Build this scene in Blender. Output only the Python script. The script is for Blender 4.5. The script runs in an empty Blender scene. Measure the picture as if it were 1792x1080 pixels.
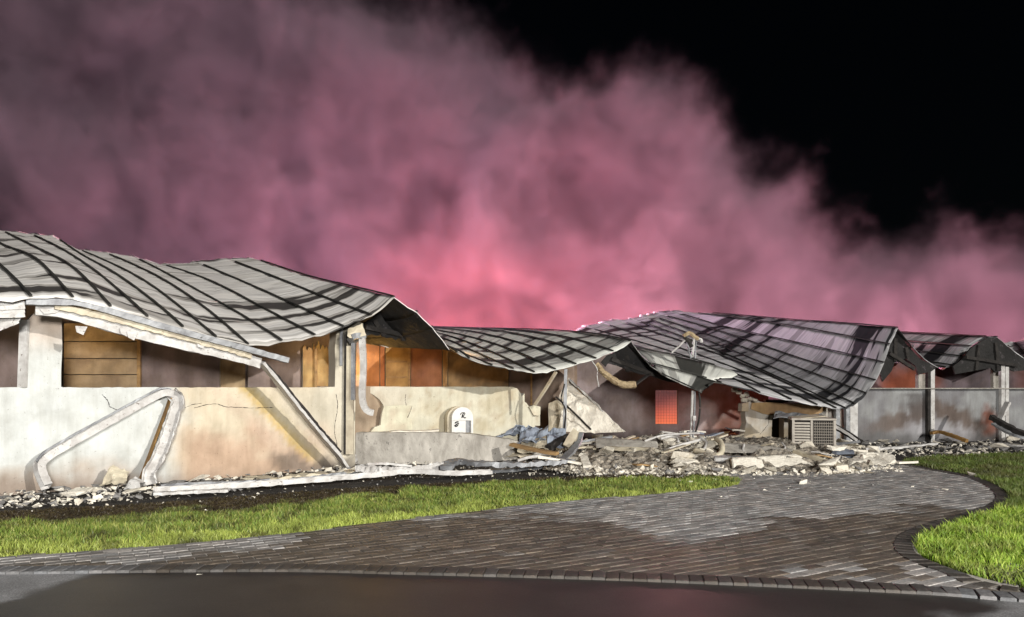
import bpy, bmesh, math, random
import numpy as np
from mathutils import Vector, noise
R = random.Random(7)
S = bpy.context.scene
COL = S.collection
# ------------------------------------------------------------------ camera
F = 1300.0; EYE = 1.5; HX, HY = 896.0, 678.0
cd = bpy.data.cameras.new('camera'); cam = bpy.data.objects.new('camera', cd); COL.objects.link(cam)
cam.location = (0, 0, EYE); cam.rotation_euler = (math.radians(90), 0, 0)
cd.sensor_width = 36; cd.lens = 36*F/1792; cd.shift_y = (HY-540)/1792; cd.clip_end = 600; cd.clip_start = 0.05
S.camera = cam
# ------------------------------------------------------------------ world, light
SUN_EL = math.radians(17); SUN_AZ = (0.80, -0.60)          # the floodlight direction (towards the light, in plan)
w = bpy.data.worlds.new('World'); S.world = w; w.use_nodes = True
nt = w.node_tree; bg = nt.nodes['Background']
sk = nt.nodes.new('ShaderNodeTexSky'); sk.sky_type = 'NISHITA'; sk.sun_disc = False
sk.sun_elevation = SUN_EL; sk.sun_rotation = math.atan2(SUN_AZ[0], SUN_AZ[1])
nt.links.new(sk.outputs[0], bg.inputs[0]); bg.inputs[1].default_value = 0.0004
sd = bpy.data.lights.new('sun', 'SUN'); sun = bpy.data.objects.new('sun', sd); COL.objects.link(sun)
sd.energy = 2.4; sd.angle = math.radians(1.0); sd.color = (1.0, 0.965, 0.9)
to = Vector((SUN_AZ[0]*math.cos(SUN_EL), SUN_AZ[1]*math.cos(SUN_EL), math.sin(SUN_EL)))
sun.rotation_euler = to.to_track_quat('Z', 'Y').to_euler()
S.view_settings.view_transform = 'Standard'; S.view_settings.look = 'None'
S.view_settings.exposure = 0.22; S.view_settings.gamma = 1; S.view_settings.use_curve_mapping = False
S.render.engine = 'CYCLES'; cy = S.cycles
cy.use_denoising = True; cy.volume_bounces = 2; cy.max_bounces = 6; cy.diffuse_bounces = 3; cy.glossy_bounces = 2
cy.volume_step_rate = 1.0; cy.volume_max_steps = 256; cy.sample_clamp_indirect = 4
# floodlight on the fire engine parked behind the photographer
def lamp(name, loc, watts, col, rad):
    l = bpy.data.lights.new(name, 'POINT'); o = bpy.data.objects.new(name, l); COL.objects.link(o)
    l.energy = watts; l.color = col; l.shadow_soft_size = rad; o.location = loc
    return o
lamp('floodlight', (3.5, -8.5, 4.2), 17500, (1, .975, .94), 1.3)
# the fires burning behind and inside the building
FIRES = [((-3.0, 39.5, 1.8), 12500, (1, .10, .07), 1.8), ((8.0, 38.0, 2.4), 6000, (1, .38, .40), 1.8),
         ((-14.0, 37.5, 4.0), 3200, (1, .50, .60), 1.8), ((23.0, 38.0, 2.2), 9500, (1, .46, .54), 1.8),
         ((2.0, 35.5, 3.2), 7600, (1, .60, .76), 1.8), ((-8.0, 33.5, 4.6), 6000, (.88, .62, .88), 1.8)]
for i, (l, e, c, r) in enumerate(FIRES): lamp('fire_glow', l, e, c, r)
# ------------------------------------------------------------------ helpers
def P(px, py, d): return Vector(((px-HX)/F*d, d, EYE-(py-HY)/F*d))
def G(px, py, z=0.0):
    d = F*(EYE-z)/(py-HY); v = P(px, py, d); v.z = z; return v
def pix(v): return (HX+v[0]/v[1]*F, HY-(v[2]-EYE)/v[1]*F)
def sm(a, b, x):
    if a == b: return float(x > a)
    t = min(1, max(0, (x-a)/(b-a))); return t*t*(3-2*t)
def lerp(a, b, t): return tuple(a[i]+(b[i]-a[i])*t for i in range(3))
def fb(x, y, z=0, o=4): return noise.fractal(Vector((x, y, z)), 0.6, 2.1, o)
def interp(tab, x):
    if x <= tab[0][0]: return tab[0][1]
    for (a, b), (c, d) in zip(tab, tab[1:]):
        if x <= c: return b+(d-b)*(x-a)/(c-a)
    return tab[-1][1]
def link(name, me, mats=None, parent=None):
    o = bpy.data.objects.new(name, me); COL.objects.link(o)
    if mats:
        for m in (mats if isinstance(mats, (list, tuple)) else [mats]): me.materials.append(m)
    if parent: o.parent = parent
    return o
def obj(name, vs, fs, mats, parent=None, uv=None, cols=None, smooth=False, mi=None):
    me = bpy.data.meshes.new(name); me.from_pydata([tuple(v) for v in vs], [], fs)
    if uv:
        l = me.uv_layers.new(name='UVMap')
        for lp in me.loops: l.data[lp.index].uv = uv[lp.vertex_index]
    if cols:
        a = me.color_attributes.new('Col', 'FLOAT_COLOR', 'POINT')
        for i, c in enumerate(cols): a.data[i].color = (c[0], c[1], c[2], 1 if len(c) < 4 else c[3])
    if mi:
        for i, m in enumerate(mi): me.polygons[i].material_index = m
    if smooth: me.polygons.foreach_set('use_smooth', [True]*len(me.polygons))
    me.update(); return link(name, me, mats, parent)
def tag(o, label, cat, group=None, kind=None):
    if label: o['label'] = label
    if cat: o['category'] = cat
    if group: o['group'] = group
    if kind: o['kind'] = kind
    return o
def struct(o, kind='structure', label=None):
    o['kind'] = kind
    if label: o['label'] = label
    return o
def empty(name, loc, label, cat, group=None):
    e = bpy.data.objects.new(name, None); COL.objects.link(e); e.location = loc; e.empty_display_size = .2
    return tag(e, label, cat, group)
def under(e, o):
    """parent keeping world place"""
    o.parent = e; o.matrix_parent_inverse = e.matrix_world.inverted() if e.location.length == 0 else __import__('mathutils').Matrix.Translation(-e.location)
    return o
# ------------------------------------------------------------------ materials
def newmat(name):
    m = bpy.data.materials.new(name); m.use_nodes = True; n = m.node_tree
    return m, n, n.nodes['Principled BSDF']
def N(n, t, **kw):
    x = n.nodes.new(t)
    for k, v in kw.items(): setattr(x, k, v)
    return x
def ramp(n, stops, interp='LINEAR'):
    r = N(n, 'ShaderNodeValToRGB'); r.color_ramp.interpolation = interp; e = r.color_ramp.elements
    while len(e) < len(stops): e.new(.5)
    for i, (p, c) in enumerate(stops): e[i].position = p; e[i].color = (*c, 1) if len(c) == 3 else c
    return r
def noiz(n, vec, scale, det=6, rough=.6, dist=0):
    t = N(n, 'ShaderNodeTexNoise'); t.inputs['Scale'].default_value = scale; t.inputs['Detail'].default_value = det
    t.inputs['Roughness'].default_value = rough; t.inputs['Distortion'].default_value = dist
    if vec is not None: n.links.new(vec, t.inputs['Vector'])
    return t
def mixc(n, fac, a, b, mode='MIX'):
    m = N(n, 'ShaderNodeMix', data_type='RGBA', blend_type=mode)
    for k, v in ((0, fac), (6, a), (7, b)):
        if isinstance(v, bpy.types.NodeSocket): n.links.new(v, m.inputs[k])
        else: m.inputs[k].default_value = v if k == 0 else (*v[:3], 1)
    return m.outputs[2]
def bump(n, bs, h, strength, dist=.01):
    b = N(n, 'ShaderNodeBump'); b.inputs['Strength'].default_value = strength; b.inputs['Distance'].default_value = dist
    n.links.new(h, b.inputs['Height']); n.links.new(b.outputs[0], bs.inputs['Normal'])
def rustic(name, c1, c2, scale=3, c3=None, c3amt=.62, rough=.85, bmp=.5, bs_=40, bd=.008, metal=0, attr=False, streak=None, spec=.3):
    m, n, b = newmat(name)
    co = N(n, 'ShaderNodeTexCoord').outputs['Object']
    if streak:
        mp = N(n, 'ShaderNodeMapping'); mp.inputs['Scale'].default_value = streak; n.links.new(co, mp.inputs[0]); cs = mp.outputs[0]
    else: cs = co
    t = noiz(n, cs, scale, 8, .62, .3)
    r = ramp(n, [(.35, (0, 0, 0)), (.65, (1, 1, 1))]); n.links.new(t.outputs[0], r.inputs[0])
    if attr:
        a = N(n, 'ShaderNodeVertexColor'); a.layer_name = 'Col'
        base = mixc(n, r.outputs[0], a.outputs[0], mixc(n, 1.0, a.outputs[0], c2, 'MULTIPLY'))
    else: base = mixc(n, r.outputs[0], c1, c2)
    if attr:
        mp_ = N(n, 'ShaderNodeMapping'); mp_.inputs['Scale'].default_value = (5, 5, .7); n.links.new(co, mp_.inputs[0]); ts = noiz(n, mp_.outputs[0], 1.6, 6, .65)
        rs_ = ramp(n, [(.32, (.74, .72, .69)), (.55, (1, 1, 1))]); n.links.new(ts.outputs[0], rs_.inputs[0]); base = mixc(n, .45, base, rs_.outputs[0], 'MULTIPLY')
        tf = noiz(n, co, 26, 4, .6); rf_ = ramp(n, [(.66, (1, 1, 1)), (.72, (.45, .42, .38))]); n.links.new(tf.outputs[0], rf_.inputs[0]); base = mixc(n, .8, base, rf_.outputs[0], 'MULTIPLY')
    if c3:
        t2 = noiz(n, cs, scale*4.3, 5, .7)
        r2 = ramp(n, [(c3amt, (0, 0, 0)), (c3amt+.05, (1, 1, 1))]); n.links.new(t2.outputs[0], r2.inputs[0])
        base = mixc(n, r2.outputs[0], base, c3)
    n.links.new(base, b.inputs['Base Color'])
    b.inputs['Roughness'].default_value = rough; b.inputs['Metallic'].default_value = metal
    b.inputs['Specular IOR Level'].default_value = spec
    t3 = noiz(n, co, bs_, 6, .6); bump(n, b, t3.outputs[0], bmp, bd)
    return m
M = {}
M['stucco'] = rustic('stucco', None, (.8, .79, .77), 2.2, (.16, .14, .12), .73, .92, .55, 30, .012, attr=True)
M['stucco_sooty'] = rustic('stucco_sooty', None, (.62, .6, .6), 1.6, (.07, .06, .06), .70, .92, .6, 26, .014, attr=True, streak=(1, 1, .45))
M['broken'] = rustic('broken_block', (.60, .56, .47), (.40, .36, .29), 5, (.16, .14, .12), .7, .95, 1, 22, .03)
M['white_metal'] = rustic('white_painted_metal', (.62, .61, .59), (.38, .36, .34), 4.5, (.13, .1, .08), .62, .5, .4, 9, .02, spec=.4)
M['cream_metal'] = rustic('cream_painted_metal', (.64, .58, .44), (.42, .36, .27), 3, (.12, .1, .08), .68, .55, .5, 9, .02)
M['grey_metal'] = rustic('grey_metal', (.34, .35, .36), (.16, .16, .17), 3, (.05, .045, .04), .64, .5, .5, 9, .02, metal=.3)
M['soot'] = rustic('sooty_sheet', (.010, .0095, .009), (.026, .024, .023), 1.3, (.06, .052, .055), .60, .8, .9, 7, .05)
M['char'] = rustic('charred_wood', (.018, .016, .015), (.045, .04, .036), 6, None, .6, .9, 1, 30, .02)
M['wood'] = rustic('scorched_wood', (.42, .27, .12), (.24, .15, .075), 2, (.07, .05, .035), .66, .85, .6, 20, .01, streak=(1, 1, 4))
M['rust'] = rustic('rusty_brown', (.30, .17, .05), (.20, .11, .04), 3, None, .6, .8, .4, 20, .01)
M['seam'] = rustic('dark_seam', (.016, .016, .014), (.04, .038, .034), 5, None, .6, .75, .3, 20, .01)
M['soil'] = rustic('scorched_soil', (.018, .016, .014), (.05, .043, .036), 3.5, (.16, .15, .14), .66, .97, 1, 18, .05)
M['heap'] = rustic('rubble_dust', (.44, .38, .30), (.08, .075, .07), 9, (.62, .58, .50), .58, .95, 1, 12, .06)
M['chunk'] = rustic('concrete_chunk', (.74, .69, .58), (.52, .47, .39), 4, (.16, .15, .13), .68, .93, .9, 14, .03)
M['chunk_white'] = rustic('plaster_chunk', (.88, .83, .72), (.68, .63, .54), 4, (.2, .18, .16), .72, .93, .9, 14, .03)
M['chunk_dark'] = rustic('sooty_chunk', (.28, .27, .26), (.13, .125, .12), 4, (.35, .33, .3), .68, .93, .9, 14, .03)
M['concrete'] = rustic('weathered_concrete', (.50, .47, .42), (.26, .24, .21), 2.2, (.13, .12, .11), .62, .9, .7, 16, .02, streak=(1.6, 1.6, .8))
M['blue_sheet'] = rustic('bluish_sheet', (.30, .34, .40), (.18, .2, .25), 2.5, (.5, .5, .48), .68, .6, .5, 6, .03)
M['tan'] = rustic('tan_board', None, (.66, .62, .55), 1.8, (.13, .1, .07), .70, .85, .3, 14, .01, attr=True)
M['ac'] = rustic('beige_metal', (.56, .52, .45), (.36, .32, .28), 4, (.09, .07, .06), .66, .6, .3, 12, .01)
M['white_panel'] = rustic('white_panel', (.78, .77, .74), (.66, .65, .62), 6, None, .7, .7, .1, 20, .004)
M['black'] = rustic('black_paint', (.02, .02, .02), (.03, .03, .03), 6, None, .7, .7, .1, 20, .004)
M['insul'] = rustic('scorched_insulation', (.46, .36, .22), (.30, .22, .13), 6, (.1, .07, .05), .66, .95, 1, 20, .03)
def roofmat(name, light, mid, dark, seed, dens=0.0, sc=1.0, warm=None):
    m, n, b = newmat(name); uv = N(n, 'ShaderNodeUVMap').outputs[0]
    mp = N(n, 'ShaderNodeMapping'); mp.inputs['Scale'].default_value = (1.5*sc, .17*sc, 1); mp.inputs['Location'].default_value = (seed, seed*.7, 0)
    n.links.new(uv, mp.inputs[0])
    t = noiz(n, mp.outputs[0], 1.0, 3.5, .55, .35)
    su = N(n, 'ShaderNodeSeparateXYZ'); n.links.new(uv, su.inputs[0])
    me_ = N(n, 'ShaderNodeMapRange'); n.links.new(su.outputs[0], me_.inputs[0]); me_.inputs[1].default_value = .3; me_.inputs[2].default_value = 5; me_.inputs[3].default_value = .0; me_.inputs[4].default_value = .07
    ad = N(n, 'ShaderNodeMath', operation='ADD'); n.links.new(t.outputs[0], ad.inputs[0]); n.links.new(me_.outputs[0], ad.inputs[1])
    r = ramp(n, [(0, dark), (.385+dens, dark), (.40+dens, mid), (.445+dens, mid), (.46+dens, light), (.60, light), (.62, lerp(light, mid, .55)), (.66, light)])
    n.links.new(ad.outputs[0], r.inputs[0])
    # fine streaks running across the sheet
    mp2 = N(n, 'ShaderNodeMapping'); mp2.inputs['Scale'].default_value = (5.5, .8, 1); mp2.inputs['Location'].default_value = (seed*2, 0, 0); n.links.new(uv, mp2.inputs[0])
    t2 = noiz(n, mp2.outputs[0], 1.3, 6, .65, .4)
    r2 = ramp(n, [(.28, (.62, .61, .60)), (.45, (.92, .92, .92)), (.62, (1.05, 1.03, 1.0)), (.78, (.78, .76, .75))]); n.links.new(t2.outputs[0], r2.inputs[0])
    c = mixc(n, .85, r.outputs[0], r2.outputs[0], 'MULTIPLY')
    n.links.new(c, b.inputs['Base Color'])
    b.inputs['Roughness'].default_value = .52; b.inputs['Metallic'].default_value = .15
    t3 = noiz(n, mp2.outputs[0], 1.2, 3, .5); bump(n, b, t3.outputs[0], .45, .06)
    return m
M['roof_a'] = roofmat('scorched_pale_roof', (.88, .86, .83), (.52, .50, .47), (.07, .066, .062), 3.1, .03)
M['roof_b'] = roofmat('scorched_grey_roof', (.78, .79, .74), (.42, .42, .40), (.06, .06, .055), 9.4, .07)
M['roof_d'] = roofmat('burnt_grey_roof', (.74, .74, .76), (.44, .44, .45), (.035, .036, .04), 15.2, .095, .8)
# ------------------------------------------------------------------ shape builders
def rect(a, b): return [(-a/2, -b/2), (a/2, -b/2), (a/2, b/2), (-a/2, b/2)]
def ushape(a, b, t=.012):
    return [(-a/2, -b/2), (a/2, -b/2), (a/2, b/2), (a/2-t, b/2), (a/2-t, -b/2+t), (-a/2+t, -b/2+t), (-a/2+t, b/2), (-a/2, b/2)]
def circ(r, k=8): return [(r*math.cos(6.2832*i/k), r*math.sin(6.2832*i/k)) for i in range(k)]
def resample(pts, n, smooth=True):
    pts = [Vector(p) for p in pts]
    if smooth and len(pts) > 2:
        q = [pts[0]*2-pts[1]]+pts+[pts[-1]*2-pts[-2]]; out = []
        for i in range(1, len(q)-2):
            a, b, c, d = q[i-1:i+3]
            for k in range(12):
                t = k/12; out.append(.5*((2*b)+(c-a)*t+(2*a-5*b+4*c-d)*t*t+(3*b-a-3*c+d)*t**3))
        out.append(pts[-1]); pts = out
    L = [0]
    for a, b in zip(pts, pts[1:]): L.append(L[-1]+(b-a).length)
    res = []; j = 0
    for i in range(n):
        s = L[-1]*i/(n-1)
        while j < len(L)-2 and L[j+1] < s: j += 1
        t = (s-L[j])/max(1e-9, L[j+1]-L[j]); res.append(pts[j].lerp(pts[j+1], min(1, t)))
    return res
def sweep(name, pts, prof, mats, parent=None, up=(0, 0, 1), jit=0, n=None, smooth=False, roll=0, seed=0, curved=True, taper=None):
    if n: pts = resample(pts, n, curved)
    pts = [Vector(p) for p in pts]; up = Vector(up); vs = []; k = len(prof); rr = random.Random(seed+len(pts))
    for i, p in enumerate(pts):
        t = (pts[min(i+1, len(pts)-1)]-pts[max(i-1, 0)]).normalized()
        s = t.cross(up)
        if s.length < .05: s = t.cross(Vector((1, 0, 0.1)))
        s.normalize(); u = s.cross(t)
        a = roll; f = 1 if not taper else taper[0]+(taper[1]-taper[0])*i/(len(pts)-1)
        for (x, y) in prof:
            x2, y2 = x*math.cos(a)-y*math.sin(a), x*math.sin(a)+y*math.cos(a)
            q = p+s*x2*f+u*y2*f
            if jit: q += Vector((rr.uniform(-1, 1), rr.uniform(-1, 1), rr.uniform(-1, 1)))*jit
            vs.append(q)
    fs = []
    for i in range(len(pts)-1):
        for j in range(k):
            a, b = i*k+j, i*k+(j+1) % k; fs.append((a, a+k, b+k, b))
    fs.append(tuple(range(k))); fs.append(tuple((len(pts)-1)*k+j for j in reversed(range(k))))
    return obj(name, vs, fs, mats, parent, smooth=smooth)
def sheet(name, c, nu, nv, amp, thick, mats, parent=None, seed=0, ragged=0, freq=2.0, uvs=False):
    """crumpled sheet of real thickness over four corners c (00,10,11,01)"""
    c = [Vector(x) for x in c]; nrm = (c[1]-c[0]).cross(c[3]-c[0]).normalized(); vs = []; uv = []
    for lay in (0, 1):
        for j in range(nv+1):
            for i in range(nu+1):
                u, v = i/nu, j/nv
                if ragged:
                    if j in (0, nv): v += ragged*(fb(u*9, seed*3.1+j)*.8)*(1 if j else -1)
                    if i in (0, nu): u += ragged*(fb(v*9, seed*1.7+i+5)*.8)*(1 if i else -1)
                p = (c[0].lerp(c[1], u)).lerp(c[3].lerp(c[2], u), v)
                q = p*freq
                p = p+nrm*(amp*fb(q.x+seed*3.3, q.y, q.z, 3)-thick*lay)
                vs.append(p); uv.append((u*2, v*2))
    o = (nu+1)*(nv+1); fs = []; mi = []
    for j in range(nv):
        for i in range(nu):
            a = j*(nu+1)+i; q = (a, a+1, a+nu+2, a+nu+1); fs.append(q); mi.append(0)
            fs.append(tuple(x+o for x in reversed(q))); mi.append(1 if isinstance(mats, list) and len(mats) > 1 else 0)
    edge = [i for i in range(nu+1)]+[j*(nu+1)+nu for j in range(1, nv+1)]+[nv*(nu+1)+i for i in range(nu-1, -1, -1)]+[j*(nu+1) for j in range(nv-1, 0, -1)]
    for a, b in zip(edge, edge[1:]+edge[:1]): fs.append((b, a, a+o, b+o)); mi.append(0)
    return obj(name, vs, fs, mats, parent, uv=uv, mi=mi)
class Plane:
    """a vertical wall plane from ground point A to B; thickness goes away from the viewer"""
    def __init__(s, pxa, da, pxb, db, back=0):
        a, b = P(pxa, HY, da), P(pxb, HY, db); s.a = Vector((a.x, a.y, 0)); d = Vector((b.x-a.x, b.y-a.y, 0)); s.u = d.normalized()
        s.n = Vector((-s.u.y, s.u.x, 0))
        if s.n.y < 0: s.n = -s.n
        s.a = s.a+s.n*back; s.back0 = back
    def off(s, b):
        q = Plane.__new__(Plane); q.a = s.a+s.n*b; q.u = s.u; q.n = s.n; return q
    def hit(s, px, py):
        r = Vector(((px-HX)/F, 1, -(py-HY)/F)); t = s.a.dot(s.n)/r.dot(s.n); return Vector((0, 0, EYE))+r*t
    def pt(s, u, z): q = s.a+s.u*u; return Vector((q.x, q.y, z))
    def uz(s, v): return ((v-s.a).dot(s.u), v.z)
    def base(s, px, z=0.0): v = s.hit(px, HY); v.z = z; return v
def wall(name, pl, outline, thick, mat, colf, parent=None, cell=.07, rim=None, rimcol=(.42, .37, .3), zmin=None, cap=0):
    """solid wall: outline is in picture pixels on the plane (None z = ground), gridded so stains can be painted per vertex"""
    pts = []
    for o in outline:
        v = pl.hit(*o) if len(o) == 2 else pl.base(o[0], o[2])
        pts.append(pl.uz(v))
    bm = bmesh.new(); vs = [bm.verts.new((u, 0, z)) for u, z in pts]; bm.faces.new(vs)
    us = [p[0] for p in pts]; zs = [p[1] for p in pts]
    def cut(co, no): bmesh.ops.bisect_plane(bm, geom=bm.verts[:]+bm.edges[:]+bm.faces[:], plane_co=co, plane_no=no, dist=1e-5)
    k = min(us)+cell
    while k < max(us): cut((k, 0, 0), (1, 0, 0)); k += cell
    k = min(zs)+cell
    while k < max(zs): cut((0, 0, k), (0, 0, 1)); k += cell
    bmesh.ops.triangulate(bm, faces=[f for f in bm.faces if len(f.verts) > 4])
    fv = [v.co.copy() for v in bm.verts]; bm.verts.index_update(); ff = [[v.index for v in f.verts] for f in bm.faces]
    be = [(e.verts[0].index, e.verts[1].index) for e in bm.edges if e.is_boundary]
    bm.free(); n0 = len(fv); V = []; C = []
    for v in fv:
        w_ = pl.pt(v.x, v.z); V.append(w_); C.append(colf(*pix(w_)))
    for v in fv: V.append(pl.pt(v.x, v.z)+pl.n*thick); C.append(rimcol)
    FS = [tuple(f) for f in ff]+[tuple(i+n0 for i in reversed(f)) for f in ff]
    # rim gets its own vertices so that the broken edge has its own colour
    m = len(V); idx = {}
    for a, b in be:
        for i in (a, b):
            if i not in idx:
                idx[i] = len(V); V.append(V[i].copy()); V.append(V[i+n0].copy()); C.append(rimcol); C.append(rimcol)
        FS.append((idx[a], idx[b], idx[b]+1, idx[a]+1))
    o = obj(name, V, FS, mat, parent, cols=C)
    bm = bmesh.new(); bm.from_mesh(o.data); bmesh.ops.recalc_face_normals(bm, faces=bm.faces[:]); bm.to_mesh(o.data); bm.free()
    return o
def box(name, c, s, mat, parent=None, rz=0, bev=0):
    bm = bmesh.new(); bmesh.ops.create_cube(bm, size=1)
    for v in bm.verts: v.co = Vector((v.co.x*s[0], v.co.y*s[1], v.co.z*s[2]))
    if bev: bmesh.ops.bevel(bm, geom=bm.edges[:], offset=bev, segments=1, affect='EDGES')
    me = bpy.data.meshes.new(name); bm.to_mesh(me); bm.free()
    o = link(name, me, mat, parent); o.location = c; o.rotation_euler = (0, 0, rz); return o

# ================================================================== GROUND
EDGE_G = [(-230, 990.5), (0, 975), (250, 957), (500, 935), (640, 916), (760, 903), (900, 886), (1050, 872), (1180, 862), (1250, 856), (1292, 848)]   # lawn / driveway edge
KERB = [(-230, 991.5), (0, 993), (300, 990), (520, 989), (700, 993), (900, 998), (1100, 1004), (1300, 1012), (1500, 1021), (1650, 1029), (1792, 1040), (2300, 1068)]
LAWN_R = [(1585, 812), (1640, 822), (1700, 833), (1742, 848), (1768, 868), (1760, 885), (1712, 903), (1650, 922), (1612, 938), (1600, 955), (1615, 975), (1680, 1000), (1792, 1030), (2300, 1062)]
def poly_in(pt, poly):
    x, y = pt; c = False; j = len(poly)-1
    for i in range(len(poly)):
        a, b = poly[i], poly[j]
        if (a[1] > y) != (b[1] > y) and x < (b[0]-a[0])*(y-a[1])/(b[1]-a[1])+a[0]: c = not c
        j = i
    return c
def flat(name, pts, z, mat):
    vs = [Vector((p[0], p[1], z)) for p in pts]; o = obj(name, vs, [tuple(range(len(vs)))], mat); 
    if o.data.polygons[0].normal.z < 0: o.data.flip_normals()
    return o
ground = flat('ground', [(-250, -60), (250, -60), (250, 400), (-250, 400)], -.07, M['soil']); struct(ground)
def gxy(l): return [tuple(G(*p)[:2]) for p in l]
edge_g, kerb, lawn_r = gxy(EDGE_G), gxy(KERB), gxy(LAWN_R)
# asphalt, gridded for its wet and dry patches
def asphalt_m():
    m, n, b = newmat('wet_asphalt'); a = N(n, 'ShaderNodeVertexColor'); a.layer_name = 'Col'
    co = N(n, 'ShaderNodeTexCoord').outputs['Object']
    t = noiz(n, co, 90, 3, .7); r = ramp(n, [(.35, (.6, .6, .6)), (.6, (1.1, 1.1, 1.1)), (.78, (2.4, 2.3, 2.2))]); n.links.new(t.outputs[0], r.inputs[0])
    t4 = noiz(n, co, 2.2, 5, .6); r4 = ramp(n, [(.3, (.7, .7, .7)), (.7, (1.2, 1.2, 1.2))]); n.links.new(t4.outputs[0], r4.inputs[0])
    c = mixc(n, 1, mixc(n, 1, a.outputs[0], r.outputs[0], 'MULTIPLY'), r4.outputs[0], 'MULTIPLY'); n.links.new(c, b.inputs['Base Color'])
    mr = N(n, 'ShaderNodeMapRange'); n.links.new(a.outputs['Alpha'], mr.inputs[0]); mr.inputs[3].default_value = .85; mr.inputs[4].default_value = .46; b.inputs['Specular IOR Level'].default_value = .32
    n.links.new(mr.outputs[0], b.inputs['Roughness']); bump(n, b, t.outputs[0], .3, .004); return m
M['asphalt'] = asphalt_m()
def asphalt():
    xs = np.arange(-9, 12.01, .06); ys = np.arange(.5, 7.2, .06); vs = []; cs = []
    dry = (.26, .26, .265); wet = (.030, .027, .024)
    for y in ys:
        for x in xs:
            px, py = (HX+x/y*F, HY+EYE/y*F); d = fb(x*1.6, y*3, 1)*10
            l = sm(-6, 6, (1052-px*.285)-py+d)*sm(330, 150, px+d*4)
            r = max(sm(-8, 8, 34-abs(py-1046-(px-1690)*.05)+d)*sm(1600, 1680, px+d*5)*.6*sm(-.2, .35, fb(x*2, y*2, 7)), sm(1700, 1760, px+d*6)*.7)
            k = max(l, r); vs.append((x, y, -.03)); c = lerp(wet, dry, k); cs.append((*c, 1-k))
    nx = len(xs); fs = [(j*nx+i, j*nx+i+1, (j+1)*nx+i+1, (j+1)*nx+i) for j in range(len(ys)-1) for i in range(nx-1)]
    # outer parts as large quads so that the road goes on out of view
    vs = [(x, y, -.008 if HY+EYE/y*F > interp(KERB, HX+x/y*F)-7 else -.06) for x, y, z in vs]
    return obj('asphalt_road', vs, fs, M['asphalt'], cols=cs)
struct(asphalt())
ext = flat('road_surface', [(-60, -30), (60, -30), (60, 5), (-60, 5)], -.038, M['asphalt'])
a_ = ext.data.color_attributes.new('Col', 'FLOAT_COLOR', 'POINT')
for d_ in a_.data: d_.color = (.03, .027, .024, 1)
struct(ext)
# joint bed below the pavers
M['joint'] = rustic('pale_joint_sand', (.52, .49, .44), (.30, .28, .25), 14, (.07, .065, .06), .60, .95, .6, 60, .004)
far_rub = [(G(1292, 848)[0], G(1292, 848)[1]), tuple(G(1250, 812)[:2]), tuple(G(1400, 805)[:2]), tuple(G(1590, 806)[:2])]
drive_poly = kerb[:-1]+[kerb[-1]]+lawn_r[::-1]+far_rub[::-1]+edge_g[::-1]
driveway = flat('driveway', drive_poly, -.004, M['joint'])
struct(driveway)
M['paver'] = None
def paver_m():
    m, n, b = newmat('paver'); a = N(n, 'ShaderNodeVertexColor'); a.layer_name = 'Col'
    co = N(n, 'ShaderNodeTexCoord').outputs['Object']
    t = noiz(n, co, 35, 6, .7); r = ramp(n, [(.3, (.62, .62, .62)), (.7, (1.3, 1.28, 1.25))]); n.links.new(t.outputs[0], r.inputs[0])
    t5 = noiz(n, co, 3, 6, .7); r5 = ramp(n, [(.35, (.6, .6, .62)), (.62, (1.15, 1.12, 1.1))]); n.links.new(t5.outputs[0], r5.inputs[0])
    c = mixc(n, 1, mixc(n, 1, a.outputs[0], r.outputs[0], 'MULTIPLY'), r5.outputs[0], 'MULTIPLY'); n.links.new(c, b.inputs['Base Color'])
    mr = N(n, 'ShaderNodeMapRange'); n.links.new(a.outputs['Alpha'], mr.inputs[0]); mr.inputs[3].default_value = .85; mr.inputs[4].default_value = .6
    n.links.new(mr.outputs[0], b.inputs['Roughness']); bump(n, b, t.outputs[0], .5, .006); return m
M['paver'] = paver_m()
WET_TOP = [(-400, 992), (0, 990), (250, 976), (430, 962), (520, 940), (640, 908), (860, 896), (960, 898), (1050, 908), (1130, 930), (1220, 948), (1300, 930), (1380, 908), (1500, 896), (1620, 890), (1792, 880)]
def wetness(x, y):
    px, py = HX+x/y*F, HY+EYE/y*F
    n_ = fb(x*.9, y*1.6, 3)*26
    v = sm(-5, 7, py-interp(WET_TOP, px+n_)+n_*.5)
    if px > 1380 and py > 985: v *= sm(.25, -.2, fb(x*2.2, y*2.2, 9)-.05)
    return v
def brick_geo(c, a, b, hu, hv, z, tilt, wet, rng):
    """four top corners, four bevel corners, four bottoms; 9 faces"""
    vs = []; tx, ty = tilt
    for (e, zz) in ((.005, 0), (0, -.005), (0, -.05)):
        for (p, q) in ((-1, -1), (1, -1), (1, 1), (-1, 1)):
            u, v = p*(hu-e), q*(hv-e); w_ = c+a*u+b*v; vs.append((w_.x, w_.y, z+zz+(tx*u+ty*v if zz > -.04 else 0)))
    fs = [(0, 1, 2, 3)]
    for k in (0, 4):
        for i in range(4): j = (i+1) % 4; fs.append((k+i, k+4+i, k+4+j, k+j))
    dry = (.28, .275, .27); wc = (.105, .088, .070)
    g = rng.uniform(.78, 1.25); wet = min(1, max(0, wet+rng.gauss(0, .09))); base = lerp(dry, wc, wet); warm = rng.uniform(-.02, .02)*(1-wet*.5)
    col = (base[0]*g+warm*.5, base[1]*g, base[2]*g-warm*.4, wet)
    return vs, fs, [col]*12
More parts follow.
